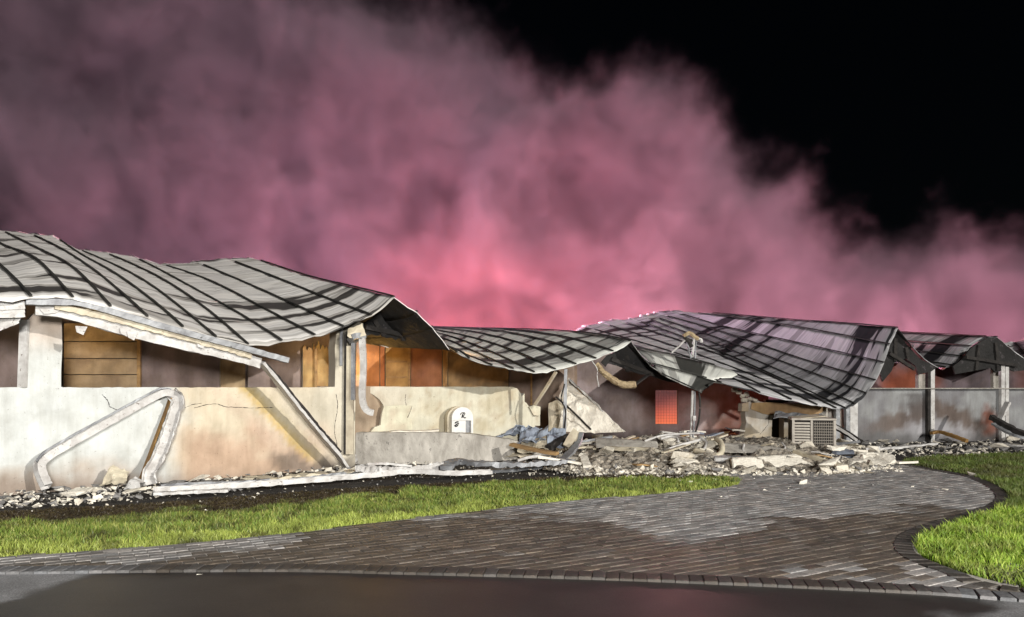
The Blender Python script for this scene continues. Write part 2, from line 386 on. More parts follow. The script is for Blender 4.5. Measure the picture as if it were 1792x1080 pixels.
def pavers():
    rng = random.Random(3); ang = math.radians(30.7); a = Vector((math.cos(ang), math.sin(ang), 0)); b = Vector((-a.y, a.x, 0)); items = []
    LR = lawn_r; drv = drive_poly
    PL, PW = .225, .113
    for j in range(-110, 80):
        for i in range(-60, 70):
            c = Vector((0, 8, 0))+a*(PL*(i+(.5 if j % 2 else 0)))+b*(PW*j)
            if c.y < 5.2 or c.y > 15.5: continue
            px, py = HX+c.x/c.y*F, HY+EYE/c.y*F
            if px < -80 or px > 1880: continue
            ok = all(poly_in((q.x, q.y), drv) or HY+EYE/q.y*F > 985 for q in (c+a*.08, c-a*.08))
            if not ok: continue
            # keep off the kerb course and the lawn edging
            if py > interp(KERB, px)+5: continue
            dl = min(math.hypot(c.x-p[0], c.y-p[1]) for p in edge_r_dense)
            if dl < .14: continue
            items.append((c, a, b, PL/2-.0035, PW/2-.0035))
    # edging course along the right lawn
    for k in range(len(edge_r_dense)-1):
        p, q = Vector((*edge_r_dense[k], 0)), Vector((*edge_r_dense[k+1], 0)); t = (q-p).normalized(); nn = Vector((-t.y, t.x, 0))
        if nn.x > 0: nn = -nn
        c = (p+q)/2+nn*.095
        if poly_in((c.x, c.y), drive_poly): items.append((c, t, nn, .055, .08, 'edge'))
    # kerb soldier course along the road
    for k in range(len(kerb_dense)-1):
        p, q = Vector((*kerb_dense[k], 0)), Vector((*kerb_dense[k+1], 0)); t = (q-p).normalized(); nn = Vector((-t.y, t.x, 0))
        if nn.y < 0: nn = -nn
        items.append(((p+q)/2-nn*.105, t, nn, (q-p).length/2-.003, .1, 'kerb'))
    return items
def dense(pl, step):
    pts = [Vector((*p, 0)) for p in pl]; L = sum((b-a).length for a, b in zip(pts, pts[1:])); r = resample(pts, max(2, int(L/step)), True)
    return [(p.x, p.y) for p in r]
edge_r_dense = dense(lawn_r, .115)
kerb_dense = dense(kerb, .107)
items = pavers()
inview = []; rest = []
for it in items:
    c = it[0]; px, py = HX+c.x/c.y*F, HY+EYE/c.y*F
    (inview if -15 < px < 1807 and py < 1085 else rest).append((c.y+(0 if len(it) > 5 and it[5] == 'kerb' else .6), it))
inview.sort(key=lambda t: t[0])
rng = random.Random(11)
def bg_of(it):
    c, a, b, hu, hv = it[:5]; k = it[5] if len(it) > 5 else ''
    wt = wetness(c.x, c.y)
    if k == 'edge': wt = .9
    if k == 'kerb': px = HX+c.x/c.y*F; wt = sm(150, 330, px)*sm(1690, 1600, px)
    vs, fs, cs = brick_geo(c, a, b, hu, hv, rng.gauss(.004, .0016)+(.010 if k == 'kerb' else .006 if k else 0), (rng.gauss(0, .012), rng.gauss(0, .016)), wt, rng)
    if k: cs = [(q[0]*.45, q[1]*.47, q[2]*.50, q[3]) for q in cs]
    return vs, fs, cs
for _, it in inview[:298]:
    vs, fs, cs = bg_of(it); c = it[0]
    o = obj('paver', [(v[0]-c.x, v[1]-c.y, v[2]) for v in vs], fs, M['paver'], driveway, cols=cs); o.location = (c.x, c.y, 0)
V, FS, C = [], [], []
for _, it in inview[298:]+rest:
    vs, fs, cs = bg_of(it); k = len(V); V += vs; FS += [tuple(i+k for i in f) for f in fs]; C += cs
o = obj('paver_field', V, FS, M['paver'], driveway, cols=C); o['kind'] = 'stuff'
# ------------------------------------------------------------------ lawns
lawn_l_poly = edge_g+[tuple(G(*p)[:2]) for p in [(1296, 840), (1240, 829), (1100, 829), (960, 834), (800, 842), (600, 853), (430, 866), (250, 880), (0, 893), (-900, 950), (-900, 991)]]
back_r = [(1580, 806), (1640, 800), (1700, 797), (1792, 793), (2300, 785)]
lawn_r_poly = lawn_r+gxy([(2600, 1062), (2600, 784)])+gxy(back_r)[::-1]
M['turf'] = rustic('turf_soil', (.045, .06, .018), (.03, .035, .015), 6, (.09, .08, .04), .64, .95, 1, 30, .03)
struct(flat('lawn', lawn_l_poly, -.03, M['turf'])); struct(flat('lawn_bed', lawn_r_poly, -.03, M['turf']))
def grass_m():
    m, n, b = newmat('grass_blades'); a = N(n, 'ShaderNodeVertexColor'); a.layer_name = 'Col'
    n.links.new(a.outputs[0], b.inputs['Base Color']); b.inputs['Roughness'].default_value = .55
    tr = N(n, 'ShaderNodeBsdfTranslucent'); n.links.new(a.outputs[0], tr.inputs[0]); mx = N(n, 'ShaderNodeMixShader'); mx.inputs[0].default_value = .3
    n.links.new(b.outputs[0], mx.inputs[1]); n.links.new(tr.outputs[0], mx.inputs[2]); n.links.new(mx.outputs[0], n.nodes['Material Output'].inputs[0]); return m
M['grass'] = grass_m()
def grass(name, poly, dens, hgt, colf, label):
    rs = np.random.RandomState(5); xs = [p[0] for p in poly]; ys = [p[1] for p in poly]
    x0, x1, y0, y1 = max(min(xs), -12), min(max(xs), 21), max(min(ys), 4.5), min(max(ys), 24)
    n = int((x1-x0)*(y1-y0)*dens); X = rs.uniform(x0, x1, n); Y = rs.uniform(y0, y1, n)
    keep = rs.rand(n) < np.clip((8.5/Y)**1.6, .06, 1); X, Y = X[keep], Y[keep]
    vis = (X/Y*F > -1150) & (X/Y*F < 1500); X, Y = X[vis], Y[vis]
    ins = np.zeros(len(X), bool); j = len(poly)-1
    for i in range(len(poly)):
        ax, ay = poly[i]; bx, by = poly[j]
        if ay != by:
            c = ((ay > Y) != (by > Y)) & (X < (bx-ax)*(Y-ay)/(by-ay)+ax); ins ^= c
        j = i
    X, Y = X[ins], Y[ins]; n = len(X)
    ang = rs.uniform(0, 6.283, n); h = hgt*rs.uniform(.45, 1.25, n)*np.clip(1, 1, 1); wd = rs.uniform(.0032, .006, n)*np.clip(Y/7, 1, 2.2); lean = rs.uniform(.1, .9, n)*h
    la = rs.uniform(0, 6.283, n); dx, dy = np.cos(ang)*wd, np.sin(ang)*wd; lx, ly = np.cos(la)*lean, np.sin(la)*lean
    cn = np.zeros((n, 3)); hk = np.ones(n)
    for i in range(n):
        c, k = colf(X[i], Y[i], rs.rand()); cn[i] = c; hk[i] = k
    h = h*hk
    vs = np.zeros((n, 5, 3)); z0 = -.03
    vs[:, 0] = np.stack([X-dx, Y-dy, np.full(n, z0)], 1); vs[:, 1] = np.stack([X+dx, Y+dy, np.full(n, z0)], 1)
    vs[:, 2] = np.stack([X+dx*.8+lx*.35, Y+dy*.8+ly*.35, z0+h*.6], 1); vs[:, 3] = np.stack([X-dx*.8+lx*.35, Y-dy*.8+ly*.35, z0+h*.6], 1)
    vs[:, 4] = np.stack([X+lx, Y+ly, z0+h], 1)
    me = bpy.data.meshes.new(name); me.vertices.add(n*5); me.vertices.foreach_set('co', vs.ravel())
    base = (np.arange(n)*5)[:, None]; loops = np.concatenate([base+[0, 1, 2, 3], base+[3, 2, 4]], 1).ravel()
    me.loops.add(len(loops)); me.loops.foreach_set('vertex_index', loops); me.polygons.add(n*2)
    st = (np.arange(n)*7)[:, None]+[0, 4]; me.polygons.foreach_set('loop_start', st.ravel()); me.update()
    a = me.color_attributes.new('Col', 'FLOAT_COLOR', 'POINT'); cc = np.ones((n, 5, 4)); cc[:, :, :3] = cn[:, None, :]; cc[:, :2, :3] *= .6; a.data.foreach_set('color', cc.ravel())
    o = link(name, me, M['grass']); struct(o, 'stuff'); return o
def gl(x, y, r):
    px, py = HX+x/y*F, HY+EYE/y*F
    back = interp([(0, 893), (250, 880), (430, 866), (600, 853), (800, 842), (960, 834), (1300, 830)], px)
    front = interp(EDGE_G, px); t = (py-back)/max(1, front-back)+fb(x*1.3, y*1.3, 2)*.16
    g = (.21, .30, .05) if r < .64 else (.38, .40, .10)
    if t > .8: g = lerp(g, (.50, .58, .12), .6)
    burnt = (.055, .038, .022) if r < .6 else (.11, .085, .035)
    k = sm(.42, .18, t) if px < 700 else sm(.24, .08, t)
    k = max(k, .7*sm(.25, .5, fb(x*2.1, y*2.1, 8))) if px < 760 else k
    f = .85+.35*fb(x*2, y*2, 4)
    k = max(k, .55*sm(.22, .5, fb(x*3.3+9, y*3.3, 1))); g = lerp(g, burnt, k); return (g[0]*f, g[1]*f, g[2]*f), (1-.6*k)*(1+.5*fb(x*2.4, y*2.4, 6))
def gr(x, y, r):
    px, py = HX+x/y*F, HY+EYE/y*F
    g = (.25, .40, .035) if r < .66 else (.48, .58, .11)
    if y > 9.2: g = lerp(g, (.09, .12, .035), .75)
    if y > 11.5 and fb(x, y, 3) > .1: g = lerp(g, (.12, .10, .04), .5)
    f = .85+.4*fb(x*2, y*2, 4); g = lerp(g, (.20, .19, .07), .5*sm(.15, .45, fb(x*2.7, y*2.7, 1))); return (g[0]*f, g[1]*f, g[2]*f), 1+.45*fb(x*2.4, y*2.4, 6)
grass('grass', lawn_l_poly, 4200, .075, gl, None); grass('grass', lawn_r_poly, 3600, .085, gr, None)

# ================================================================== BUILDING
B = empty('burnt_building', (0, 0, 0), 'long low fire-gutted building with pale walls and a buckled standing-seam metal roof', 'building')
PA = Plane(0, 1950/183, 600, 1950/136); PB = Plane(640, 16.2, 950, 18.5); PC = Plane(880, 22.4, 1320, 23.6); PD = Plane(1300, 19.8, 1792, 21.9)
def ca(px, py):
    n1 = fb(px*.012, py*.012, 1); n2 = fb(px*.04, py*.03, 5)
    c = lerp((.58, .60, .585), (.62, .54, .41), sm(280, 350, px+n1*30))
    c = lerp(c, (.60, .57, .48), sm(470, 560, px+(py-700)*.5+n1*40)*.6)
    k = sm(720, 800, py+n1*50)*(sm(290, 345, px)*sm(620, 520, px+(800-py)*.2)); c = lerp(c, (.50, .36, .26), k)
    k = sm(795, 850, py+n1*30)*sm(330, 200, px); c = lerp(c, (.42, .34, .27), k*.85)
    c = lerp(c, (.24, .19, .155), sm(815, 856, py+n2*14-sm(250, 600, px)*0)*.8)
    # rust-yellow run mark with tan and peach bands slanting down the wall
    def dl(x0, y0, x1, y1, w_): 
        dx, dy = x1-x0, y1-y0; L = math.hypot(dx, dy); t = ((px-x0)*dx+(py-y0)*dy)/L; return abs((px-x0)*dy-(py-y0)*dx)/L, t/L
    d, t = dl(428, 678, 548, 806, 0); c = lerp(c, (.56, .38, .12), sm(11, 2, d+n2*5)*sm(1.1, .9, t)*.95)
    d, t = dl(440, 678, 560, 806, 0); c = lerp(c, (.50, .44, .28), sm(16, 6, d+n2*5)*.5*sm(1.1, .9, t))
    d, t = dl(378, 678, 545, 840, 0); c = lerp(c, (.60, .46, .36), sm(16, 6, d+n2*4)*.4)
    if py < 640: c = lerp(c, (.50, .36, .26), sm(640, 560, py+n1*20)*.7*sm(150, 100, px))
    if px > 560 and py < 700: c = lerp(c, (.05, .045, .04), sm(640, 600, py+n1*60)*sm(572, 584, px+n2*20)*.9)
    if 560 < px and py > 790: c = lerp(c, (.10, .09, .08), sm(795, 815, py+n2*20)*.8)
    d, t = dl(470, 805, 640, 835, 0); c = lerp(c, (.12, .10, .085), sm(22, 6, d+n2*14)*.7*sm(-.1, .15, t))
    f = 1+.10*n2; return (c[0]*f, c[1]*f, c[2]*f)
def crk(xa, xb, y, k, amp, seed=0):
    """a slightly ragged run of outline points from xa to xb at height y"""
    return [(xa+(xb-xa)*i/k, y+amp*fb(i*1.7, seed+.5)) for i in range(k+1)]
oa = [(-260, 0, -.06)]+[(-260, 678)]+crk(-255, 40, 678, 14, 1.2)+[(47, 677), (48, 640), (50, 600), (49, 560), (60, 548), (80, 551), (98, 547), (108, 556), (109, 610), (107, 650), (107, 677)]+crk(112, 572, 678, 60, .9, 3)+[(586, 677), (587, 640), (586, 610), (590, 575), (606, 568), (621, 562), (636, 566), (637, 590), (624, 600), (621, 640), (622, 700), (621, 760), (622, 0, -.06)]
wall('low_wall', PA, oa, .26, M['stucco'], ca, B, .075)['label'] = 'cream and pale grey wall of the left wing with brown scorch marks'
def crack(pl, pts, parent, name='crack'):
    V = [pl.hit(*p)-pl.n*.004 for p in pts]
    return sweep(name, V, rect(.006, .005), M['char'], parent, n=len(pts)*6, jit=.006, seed=int(pts[0][0]), curved=False)
crack(PA, [(340, 714), (362, 708), (380, 707), (395, 712), (440, 714), (478, 713)], B); crack(PA, [(318, 716), (336, 708), (352, 706)], B)
crack(PA, [(178, 690), (188, 700), (192, 712), (206, 718)], B)
for xx, ya, yb in ((588, 690, 790),):
    if ya != yb: crack(PA, [(xx+3*math.sin(i*1.3), ya+(yb-ya)*i/6) for i in range(7)], B)
# left window jamb, sill rubble and soot pier
sweep('window_jamb', [PA.hit(39, 678), PA.hit(43, 560)], rect(.05, .12), M['white_metal'], B)
# pilaster, flashing and conduit on the corner pier
cor = PA.off(-.09)
def bar(name, pl, pts, a, b, mat, parent=B, **k): return sweep(name, [pl.hit(*p) for p in pts], rect(a, b), mat, parent, up=(0, -1, 0), **k)
bar('corner_trim', cor, [(612, 795), (612, 700), (613, 606)], .15, .07, M['stucco_tan'] if 'stucco_tan' in M else M['cream_metal'])
bar('conduit', PA.off(-.06), [(603.5, 795), (604, 700), (605, 585)], .035, .05, M['char'])
bar('flashing', PA.off(-.03), [(597, 640), (597, 590), (599, 572)], .05, .03, M['grey_metal'])
# recess side wall beside the pier
def cr(px, py):
    n1 = fb(px*.03, py*.02, 2); c = lerp((.36, .27, .19), (.46, .36, .26), sm(-.3, .4, n1)); return lerp(c, (.22, .17, .13), sm(735, 700, abs(py-735)+700)*.3)
wall('inner_wall', Plane(618, 15.9, 700, 16.9), [(560, 0, -.06), (560, 676), (700, 676), (700, 0, -.06)], .1, M['stucco'], cr, B, .1)
# ---- middle parapet
def cb(px, py):
    n1 = fb(px*.02, py*.02, 4); n2 = fb(px*.07, py*.05, 6); c = lerp((.64, .61, .49), (.58, .52, .38), sm(-.2, .4, n1))
    c = lerp(c, (.68, .65, .53), sm(745, 700, py)*sm(880, 800, px)*.5); c = lerp(c, (.46, .37, .26), sm(.25, .6, n2)*.5)
    if px < 716 and py < 714: c = lerp(c, (.55, .50, .42), .5)
    return c
ob = [(655, 0, -.06), (655, 757), (668, 745), (669, 720), (671, 709), (664, 699), (655, 692), (648, 688), (640, 677)]+crk(650, 898, 677, 26, .8, 9)+[(905, 680), (911, 688), (913, 694), (918, 688.5), (918, 703), (922, 706), (926, 712), (934, 711), (934, 728), (929, 730), (945, 727), (945, 745), (936, 745), (940, 765), (940, 0, -.06)]
wall('low_wall', PB, ob, .22, M['stucco'], cb, B, .08, rimcol=(.66, .63, .55))['label'] = 'cream parapet wall of the recess with broken stepped ends'
def cw(px, py): return lerp((.70, .67, .52), (.62, .55, .42), sm(-.2, .4, fb(px*.05, py*.05, 3)))
wall('plaster_layer', PB.off(-.10), [(648, 757), (655, 748), (666, 744), (668, 726), (672, 711), (700, 709), (722, 710), (717, 722), (713, 731), (721, 733), (722, 754), (700, 757)], .09, M['stucco'], cw, B, .08, rimcol=(.7, .68, .6))
wall('plaster_layer', PB.off(-.05), [(926, 712), (934, 709), (946, 712), (945, 728), (934, 727)], .09, M['stucco'], cw, B, .08)
crack(PB.off(0), [(710, 690), (709, 700), (711, 710)], B); crack(PB.off(-.1), [(721, 711), (718, 720), (713, 731)], B)
# ---- interior walls seen over the sill, left wing and recess
def ib(c, c2=None, stripe=0, char=.0, seed=0):
    c2 = c2 or tuple(x*.7 for x in c)
    def f(px, py):
        n1 = fb(px*.02+seed, py*.03, seed); k = sm(-.25, .35, n1); q = lerp(c, c2, k)
        if stripe: q = tuple(x*(1 if int(px/stripe*2) % 2 else .72) for x in q)
        if char: q = lerp(q, (.03, .025, .02), char*sm(.0, .5, fb(px*.05, py*.05, seed+9)))
        return q
    return f
IA = PA.off(1.9); IB_ = Plane(618, 18.2, 1010, 21.2)
def ipanel(pl, x0, x1, y0, y1, f, name='interior_wall', off=0, jag=0, label=None):
    top = [(x1, y0)]+([(x1-(x1-x0)*i/10, y0+jag*fb(i*1.3, x0)) for i in range(1, 10)] if jag else [])+[(x0, y0)]
    o = wall(name, pl.off(off), [(x0, y1)]+top[::-1]+[(x1, y1)], .06, M['tan'], f, B, .12)
    if label: o['label'] = label
    return o
MAUVE = (.33, .26, .25)  # tone lifted so the wall colour carries the smoke haze in the openings
wall('interior_wall', IA.off(.35), [(-330, 0, -.06), (-330, 480), (640, 545), (640, 0, -.06)], .12, M['tan'], ib(MAUVE, (.24, .19, .18)), B, .25)['label'] = 'sooty mauve back wall inside the left wing'
for a_ in ((112, 242, 566, 597), (112, 242, 598.5, 627), (112, 242, 628.5, 655), (112, 242, 656.5, 684)):
    ipanel(IA, *a_, ib((.42, .31, .19), (.27, .19, .12), 0, .25, a_[2]*.1), 'wall_board', R.uniform(-.02, .02))
ipanel(IA, 246, 384, 570, 684, ib((.36, .28, .26), (.28, .21, .2), 9), 'corrugated_panel', .1)
ipanel(IA, 386, 429, 590, 684, ib((.40, .30, .18), (.28, .20, .12), 0, .2, 3), 'wall_board', .05)
ipanel(IA, 434, 526, 590, 684, ib((.30, .24, .225), (.22, .175, .165)), 'interior_wall', .12)
for x0, x1, s_ in ((530, 551, 1), (552.5, 580, 2)): ipanel(IA, x0, x1, 608, 684, ib((.55, .38, .17), (.36, .22, .1), 0, .3, s_), 'wall_board', .02, 14)
bar('wall_stud', IA.off(-.05), [(243.5, 690), (243.5, 585)], .06, .05, M['wood']); bar('wall_stud', IA.off(-.05), [(553, 690), (553, 610)], .05, .05, M['wood'])
wall('interior_wall', IB_.off(.4), [(560, 0, -.06), (560, 600), (745, 602), (800, 612), (860, 630), (935, 642), (975, 638), (1010, 630), (1010, 0, -.06)], .12, M['tan'], ib((.36, .27, .21), (.26, .19, .16)), B, .25)
ipanel(IB_, 628, 664, 598, 684, ib((.58, .25, .09), (.46, .2, .08)), 'wall_board', 0, 4, 'orange firelit wall board')  # fire glow put into the orange of this board and the next
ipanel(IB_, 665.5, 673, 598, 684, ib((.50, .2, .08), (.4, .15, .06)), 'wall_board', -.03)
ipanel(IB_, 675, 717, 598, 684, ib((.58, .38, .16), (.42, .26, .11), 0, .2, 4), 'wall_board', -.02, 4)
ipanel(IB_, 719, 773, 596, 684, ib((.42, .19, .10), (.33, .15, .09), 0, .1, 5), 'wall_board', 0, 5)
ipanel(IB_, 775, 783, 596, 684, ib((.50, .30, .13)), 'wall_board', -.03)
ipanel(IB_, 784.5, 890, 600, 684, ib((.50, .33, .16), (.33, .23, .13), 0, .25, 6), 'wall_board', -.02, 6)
ipanel(IB_, 891, 930, 600, 720, ib((.36, .28, .24), (.28, .21, .18)), 'wall_board', .05)
ipanel(IB_, 931, 1005, 600, 0 or 760, ib((.38, .30, .25), (.30, .23, .2)), 'wall_board', .08)
bar('wall_stud', IB_.off(-.06), [(716, 690), (717, 612)], .05, .05, M['wood']); bar('wall_stud', IB_.off(-.06), [(781, 690), (782, 615)], .05, .05, M['wood'])
bar('wall_stud', IB_.off(-.0), [(930, 735), (930, 640)], .05, .05, M['wood'])
for k_, (x, y) in enumerate(((676, 633), (676, 660))): bar('door_rail', IB_.off(-.05), [(x, y), (x+36, y)], .05, .03, M['wood'])
# ---- middle back wall with its glowing window
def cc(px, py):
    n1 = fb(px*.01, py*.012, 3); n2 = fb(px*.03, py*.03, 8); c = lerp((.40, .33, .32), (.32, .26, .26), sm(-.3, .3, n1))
    c = lerp(c, (.30, .12, .08), sm(1235, 1300, px+n2*40)*.85); c = lerp(c, (.30, .13, .12), sm(70, 15, math.hypot(px-1170, (py-700)*1.0)+n2*20)*.7)  # red halo paints the window's glow into the wall
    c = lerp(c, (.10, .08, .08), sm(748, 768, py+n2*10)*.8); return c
wc = PC
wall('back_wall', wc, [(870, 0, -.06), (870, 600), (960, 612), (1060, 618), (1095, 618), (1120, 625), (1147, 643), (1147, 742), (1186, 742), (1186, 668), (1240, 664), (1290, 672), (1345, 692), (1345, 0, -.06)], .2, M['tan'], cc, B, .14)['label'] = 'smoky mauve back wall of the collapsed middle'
wall('back_wall', wc.off(.004), [(1146.5, 683), (1146.5, 643), (1186.5, 668), (1186.5, 683)], .19, M['tan'], cc, B, .14)
def glow_m():
    m, n, b = newmat('firelit_glass'); b.inputs['Base Color'].default_value = (.5, .12, .06, 1); b.inputs['Roughness'].default_value = .4
    co = N(n, 'ShaderNodeTexCoord').outputs['Object']; sp = N(n, 'ShaderNodeSeparateXYZ'); n.links.new(co, sp.inputs[0])
    r = ramp(n, [(0, (.80, .17, .07)), (.3, (.55, .11, .07)), (.65, (.26, .08, .075)), (1, (.13, .06, .06))])
    mr = N(n, 'ShaderNodeMapRange'); n.links.new(sp.outputs[2], mr.inputs[0]); mr.inputs[1].default_value = .35; mr.inputs[2].default_value = 1.3
    n.links.new(mr.outputs[0], r.inputs[0]); n.links.new(r.outputs[0], b.inputs['Emission Color']); b.inputs['Emission Strength'].default_value = .75; return m
M['glow'] = glow_m()
win = wall('window', wc.off(.08), [(1146, 743), (1146, 682), (1187, 682), (1187, 743)], .03, M['glow'], lambda a, b: (.5, .1, .05), B, .3); win['label'] = 'window glowing orange-red'
M['mull'] = rustic('window_lattice', (.55, .20, .13), (.45, .16, .11), 4)
for i in range(9):
    x = 1147+39*i/8; bar('glazing_bar', wc.off(.05), [(x, 742), (x, 683)], .006, .008, M['mull'], win)
for i in range(13):
    y = 683+59*i/12; bar('glazing_bar', wc.off(.052), [(1147, y), (1186, y)], .006, .008, M['mull'], win)
# ---- right wing
def cd_(px, py):
    n1 = fb(px*.012, py*.014, 2); n2 = fb(px*.05, py*.04, 7)
    c = lerp((.36, .37, .37), (.27, .27, .28), sm(-.2, .4, n1))
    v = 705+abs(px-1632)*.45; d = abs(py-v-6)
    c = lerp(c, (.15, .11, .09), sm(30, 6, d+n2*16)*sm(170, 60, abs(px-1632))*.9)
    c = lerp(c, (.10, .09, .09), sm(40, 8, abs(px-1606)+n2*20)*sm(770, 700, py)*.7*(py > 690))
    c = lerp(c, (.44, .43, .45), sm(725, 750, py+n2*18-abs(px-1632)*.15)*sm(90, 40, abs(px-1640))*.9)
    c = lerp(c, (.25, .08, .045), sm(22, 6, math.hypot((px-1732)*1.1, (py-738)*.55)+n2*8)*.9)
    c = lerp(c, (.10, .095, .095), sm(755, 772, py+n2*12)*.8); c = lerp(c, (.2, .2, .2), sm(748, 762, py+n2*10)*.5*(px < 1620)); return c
od = [(1492, 0, -.06), (1492, 690), (1494, 680)]+crk(1500, 2100, 680, 30, .7, 2)+[(2100, 0, -.06)]
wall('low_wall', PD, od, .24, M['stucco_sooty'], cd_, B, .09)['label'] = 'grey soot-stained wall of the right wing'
def post(x0, x1, y0, y1, mat, off=-.06, name='column', dz=.1, lab=None):
    p = PD.off(off); c = (x0+x1)/2; a = p.base(c, -.05); t = p.hit(c, y0); wd = (p.hit(x1, HY)-p.hit(x0, HY)).length
    t2 = Vector((a.x, a.y, t.z)); bt = Vector((a.x, a.y, p.hit(c, y1).z if y1 else -.05))
    o = sweep(name, [bt, bt.lerp(t2, .5), t2], rect(wd, dz), mat, B, up=(-p.n.x, -p.n.y, 0), jit=.004, n=9)
    if lab: o['label'] = lab
    return o
post(1627, 1633.5, 645, None, M['white_metal']); post(1621.5, 1626, 648, None, M['char'], dz=.1)  # the charred-dark post stands in for its neighbour's cast shadow
post(1750, 1756, 640, None, M['white_metal']); post(1757.5, 1763, 642, None, M['white_metal'])
post(1736, 1745, 646, 680, M['stucco_grey'] if 'stucco_grey' in M else M['concrete'], .3)
post(1604, 1618, 655, 680, M['concrete'], .3)
post(1479, 1485, 700, None, M['grey_metal']); post(1486, 1499, 702, None, M['white_metal'], -.05); post(1461, 1468, 706, None, M['grey_metal'], -.02)
sweep('window_sill', [PD.hit(1500, 680.5)-PD.n*.02+Vector((0, 0, .012)), PD.hit(2090, 680.5)-PD.n*.02+Vector((0, 0, .012))], rect(.3, .025), M['concrete'], B)
ID = PD.off(2.6)
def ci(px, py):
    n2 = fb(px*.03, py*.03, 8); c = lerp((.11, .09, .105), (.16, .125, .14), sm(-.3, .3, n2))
    c = lerp(c, (.30, .075, .03), sm(75, 15, math.hypot((px-1590), (py-672)*1.4)+n2*16)*.9); return lerp(c, (.14, .05, .04), sm(1755, 1792, px)*.7)  # round red patch paints the fire glow into the wall colour
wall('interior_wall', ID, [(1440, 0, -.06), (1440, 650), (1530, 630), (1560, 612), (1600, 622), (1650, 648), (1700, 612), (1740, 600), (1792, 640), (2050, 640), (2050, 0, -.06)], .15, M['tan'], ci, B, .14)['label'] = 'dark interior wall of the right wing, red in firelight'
for x_ in (1812, 1880, 1960, 2040): post(x_, x_+6, 628, None, M['white_metal'])
# broken part of the right wing
def cx(px, py):
    n2 = fb(px*.04, py*.03, 6); c = lerp((.50, .47, .42), (.40, .35, .29), sm(-.3, .4, n2)); c = lerp(c, (.42, .34, .22), sm(738, 756, py+n2*16)*.6)
    return c
PE = PD.off(.25)
wall('broken_wall', PE, [(1301, 0, -.06), (1303, 752), (1306, 740), (1304, 722), (1309, 712), (1306, 698), (1316, 694), (1330, 703), (1352, 706), (1352, 722), (1350, 768), (1352, 0, -.06)], .25, M['stucco'], cx, B, .09)['label'] = 'broken cream end pier of the right wing'
wall('broken_wall', PE.off(.01), [(1372, 0, -.06), (1372, 706), (1475, 700), (1478, 0, -.06)], .24, M['stucco'], cx, B, .1)
wall('doorway_shade', PE.off(.5), [(1340, 0, -.06), (1340, 700), (1380, 700), (1380, 0, -.06)], .1, M['stucco'], lambda a, b: (.03, .028, .025), B, .2)  # near-black sheet stands in for the dark inside the opening
wall('lintel', PE.off(-.05), [(1314, 716), (1316, 705), (1345, 704), (1400, 708), (1449, 713), (1440, 721), (1425, 727), (1395, 725), (1372, 722), (1350, 727), (1335, 724)], .2, M['tan'], ib((.46, .31, .16), (.34, .22, .12), 0, .2, 5), B, .1)['label'] = 'scorched orange-brown lintel'
wall('block', PE.off(-.08), [(1298, 720), (1299, 706), (1310, 704), (1310, 720)], .2, M['stucco'], lambda a, b: (.45, .36, .25), B, .1)
for k_, (x, y) in enumerate(((1275, 682), (1283, 686), (1289, 693), (1296, 690), (1302, 698), (1292, 700), (1311, 700))):
    q = PE.hit(x, y)-PE.n*.3; sz = R.uniform(.1, .2)
    o = box('torn_plaster', q, (sz, .12, sz*.7), M['broken'], B, R.uniform(0, 3), .02); o.rotation_euler = (R.uniform(-.6, .6), R.uniform(-.6, .6), R.uniform(0, 3))
crack(PE, [(1349, 706), (1346, 722), (1345, 742), (1337, 752), (1330, 760)], B)

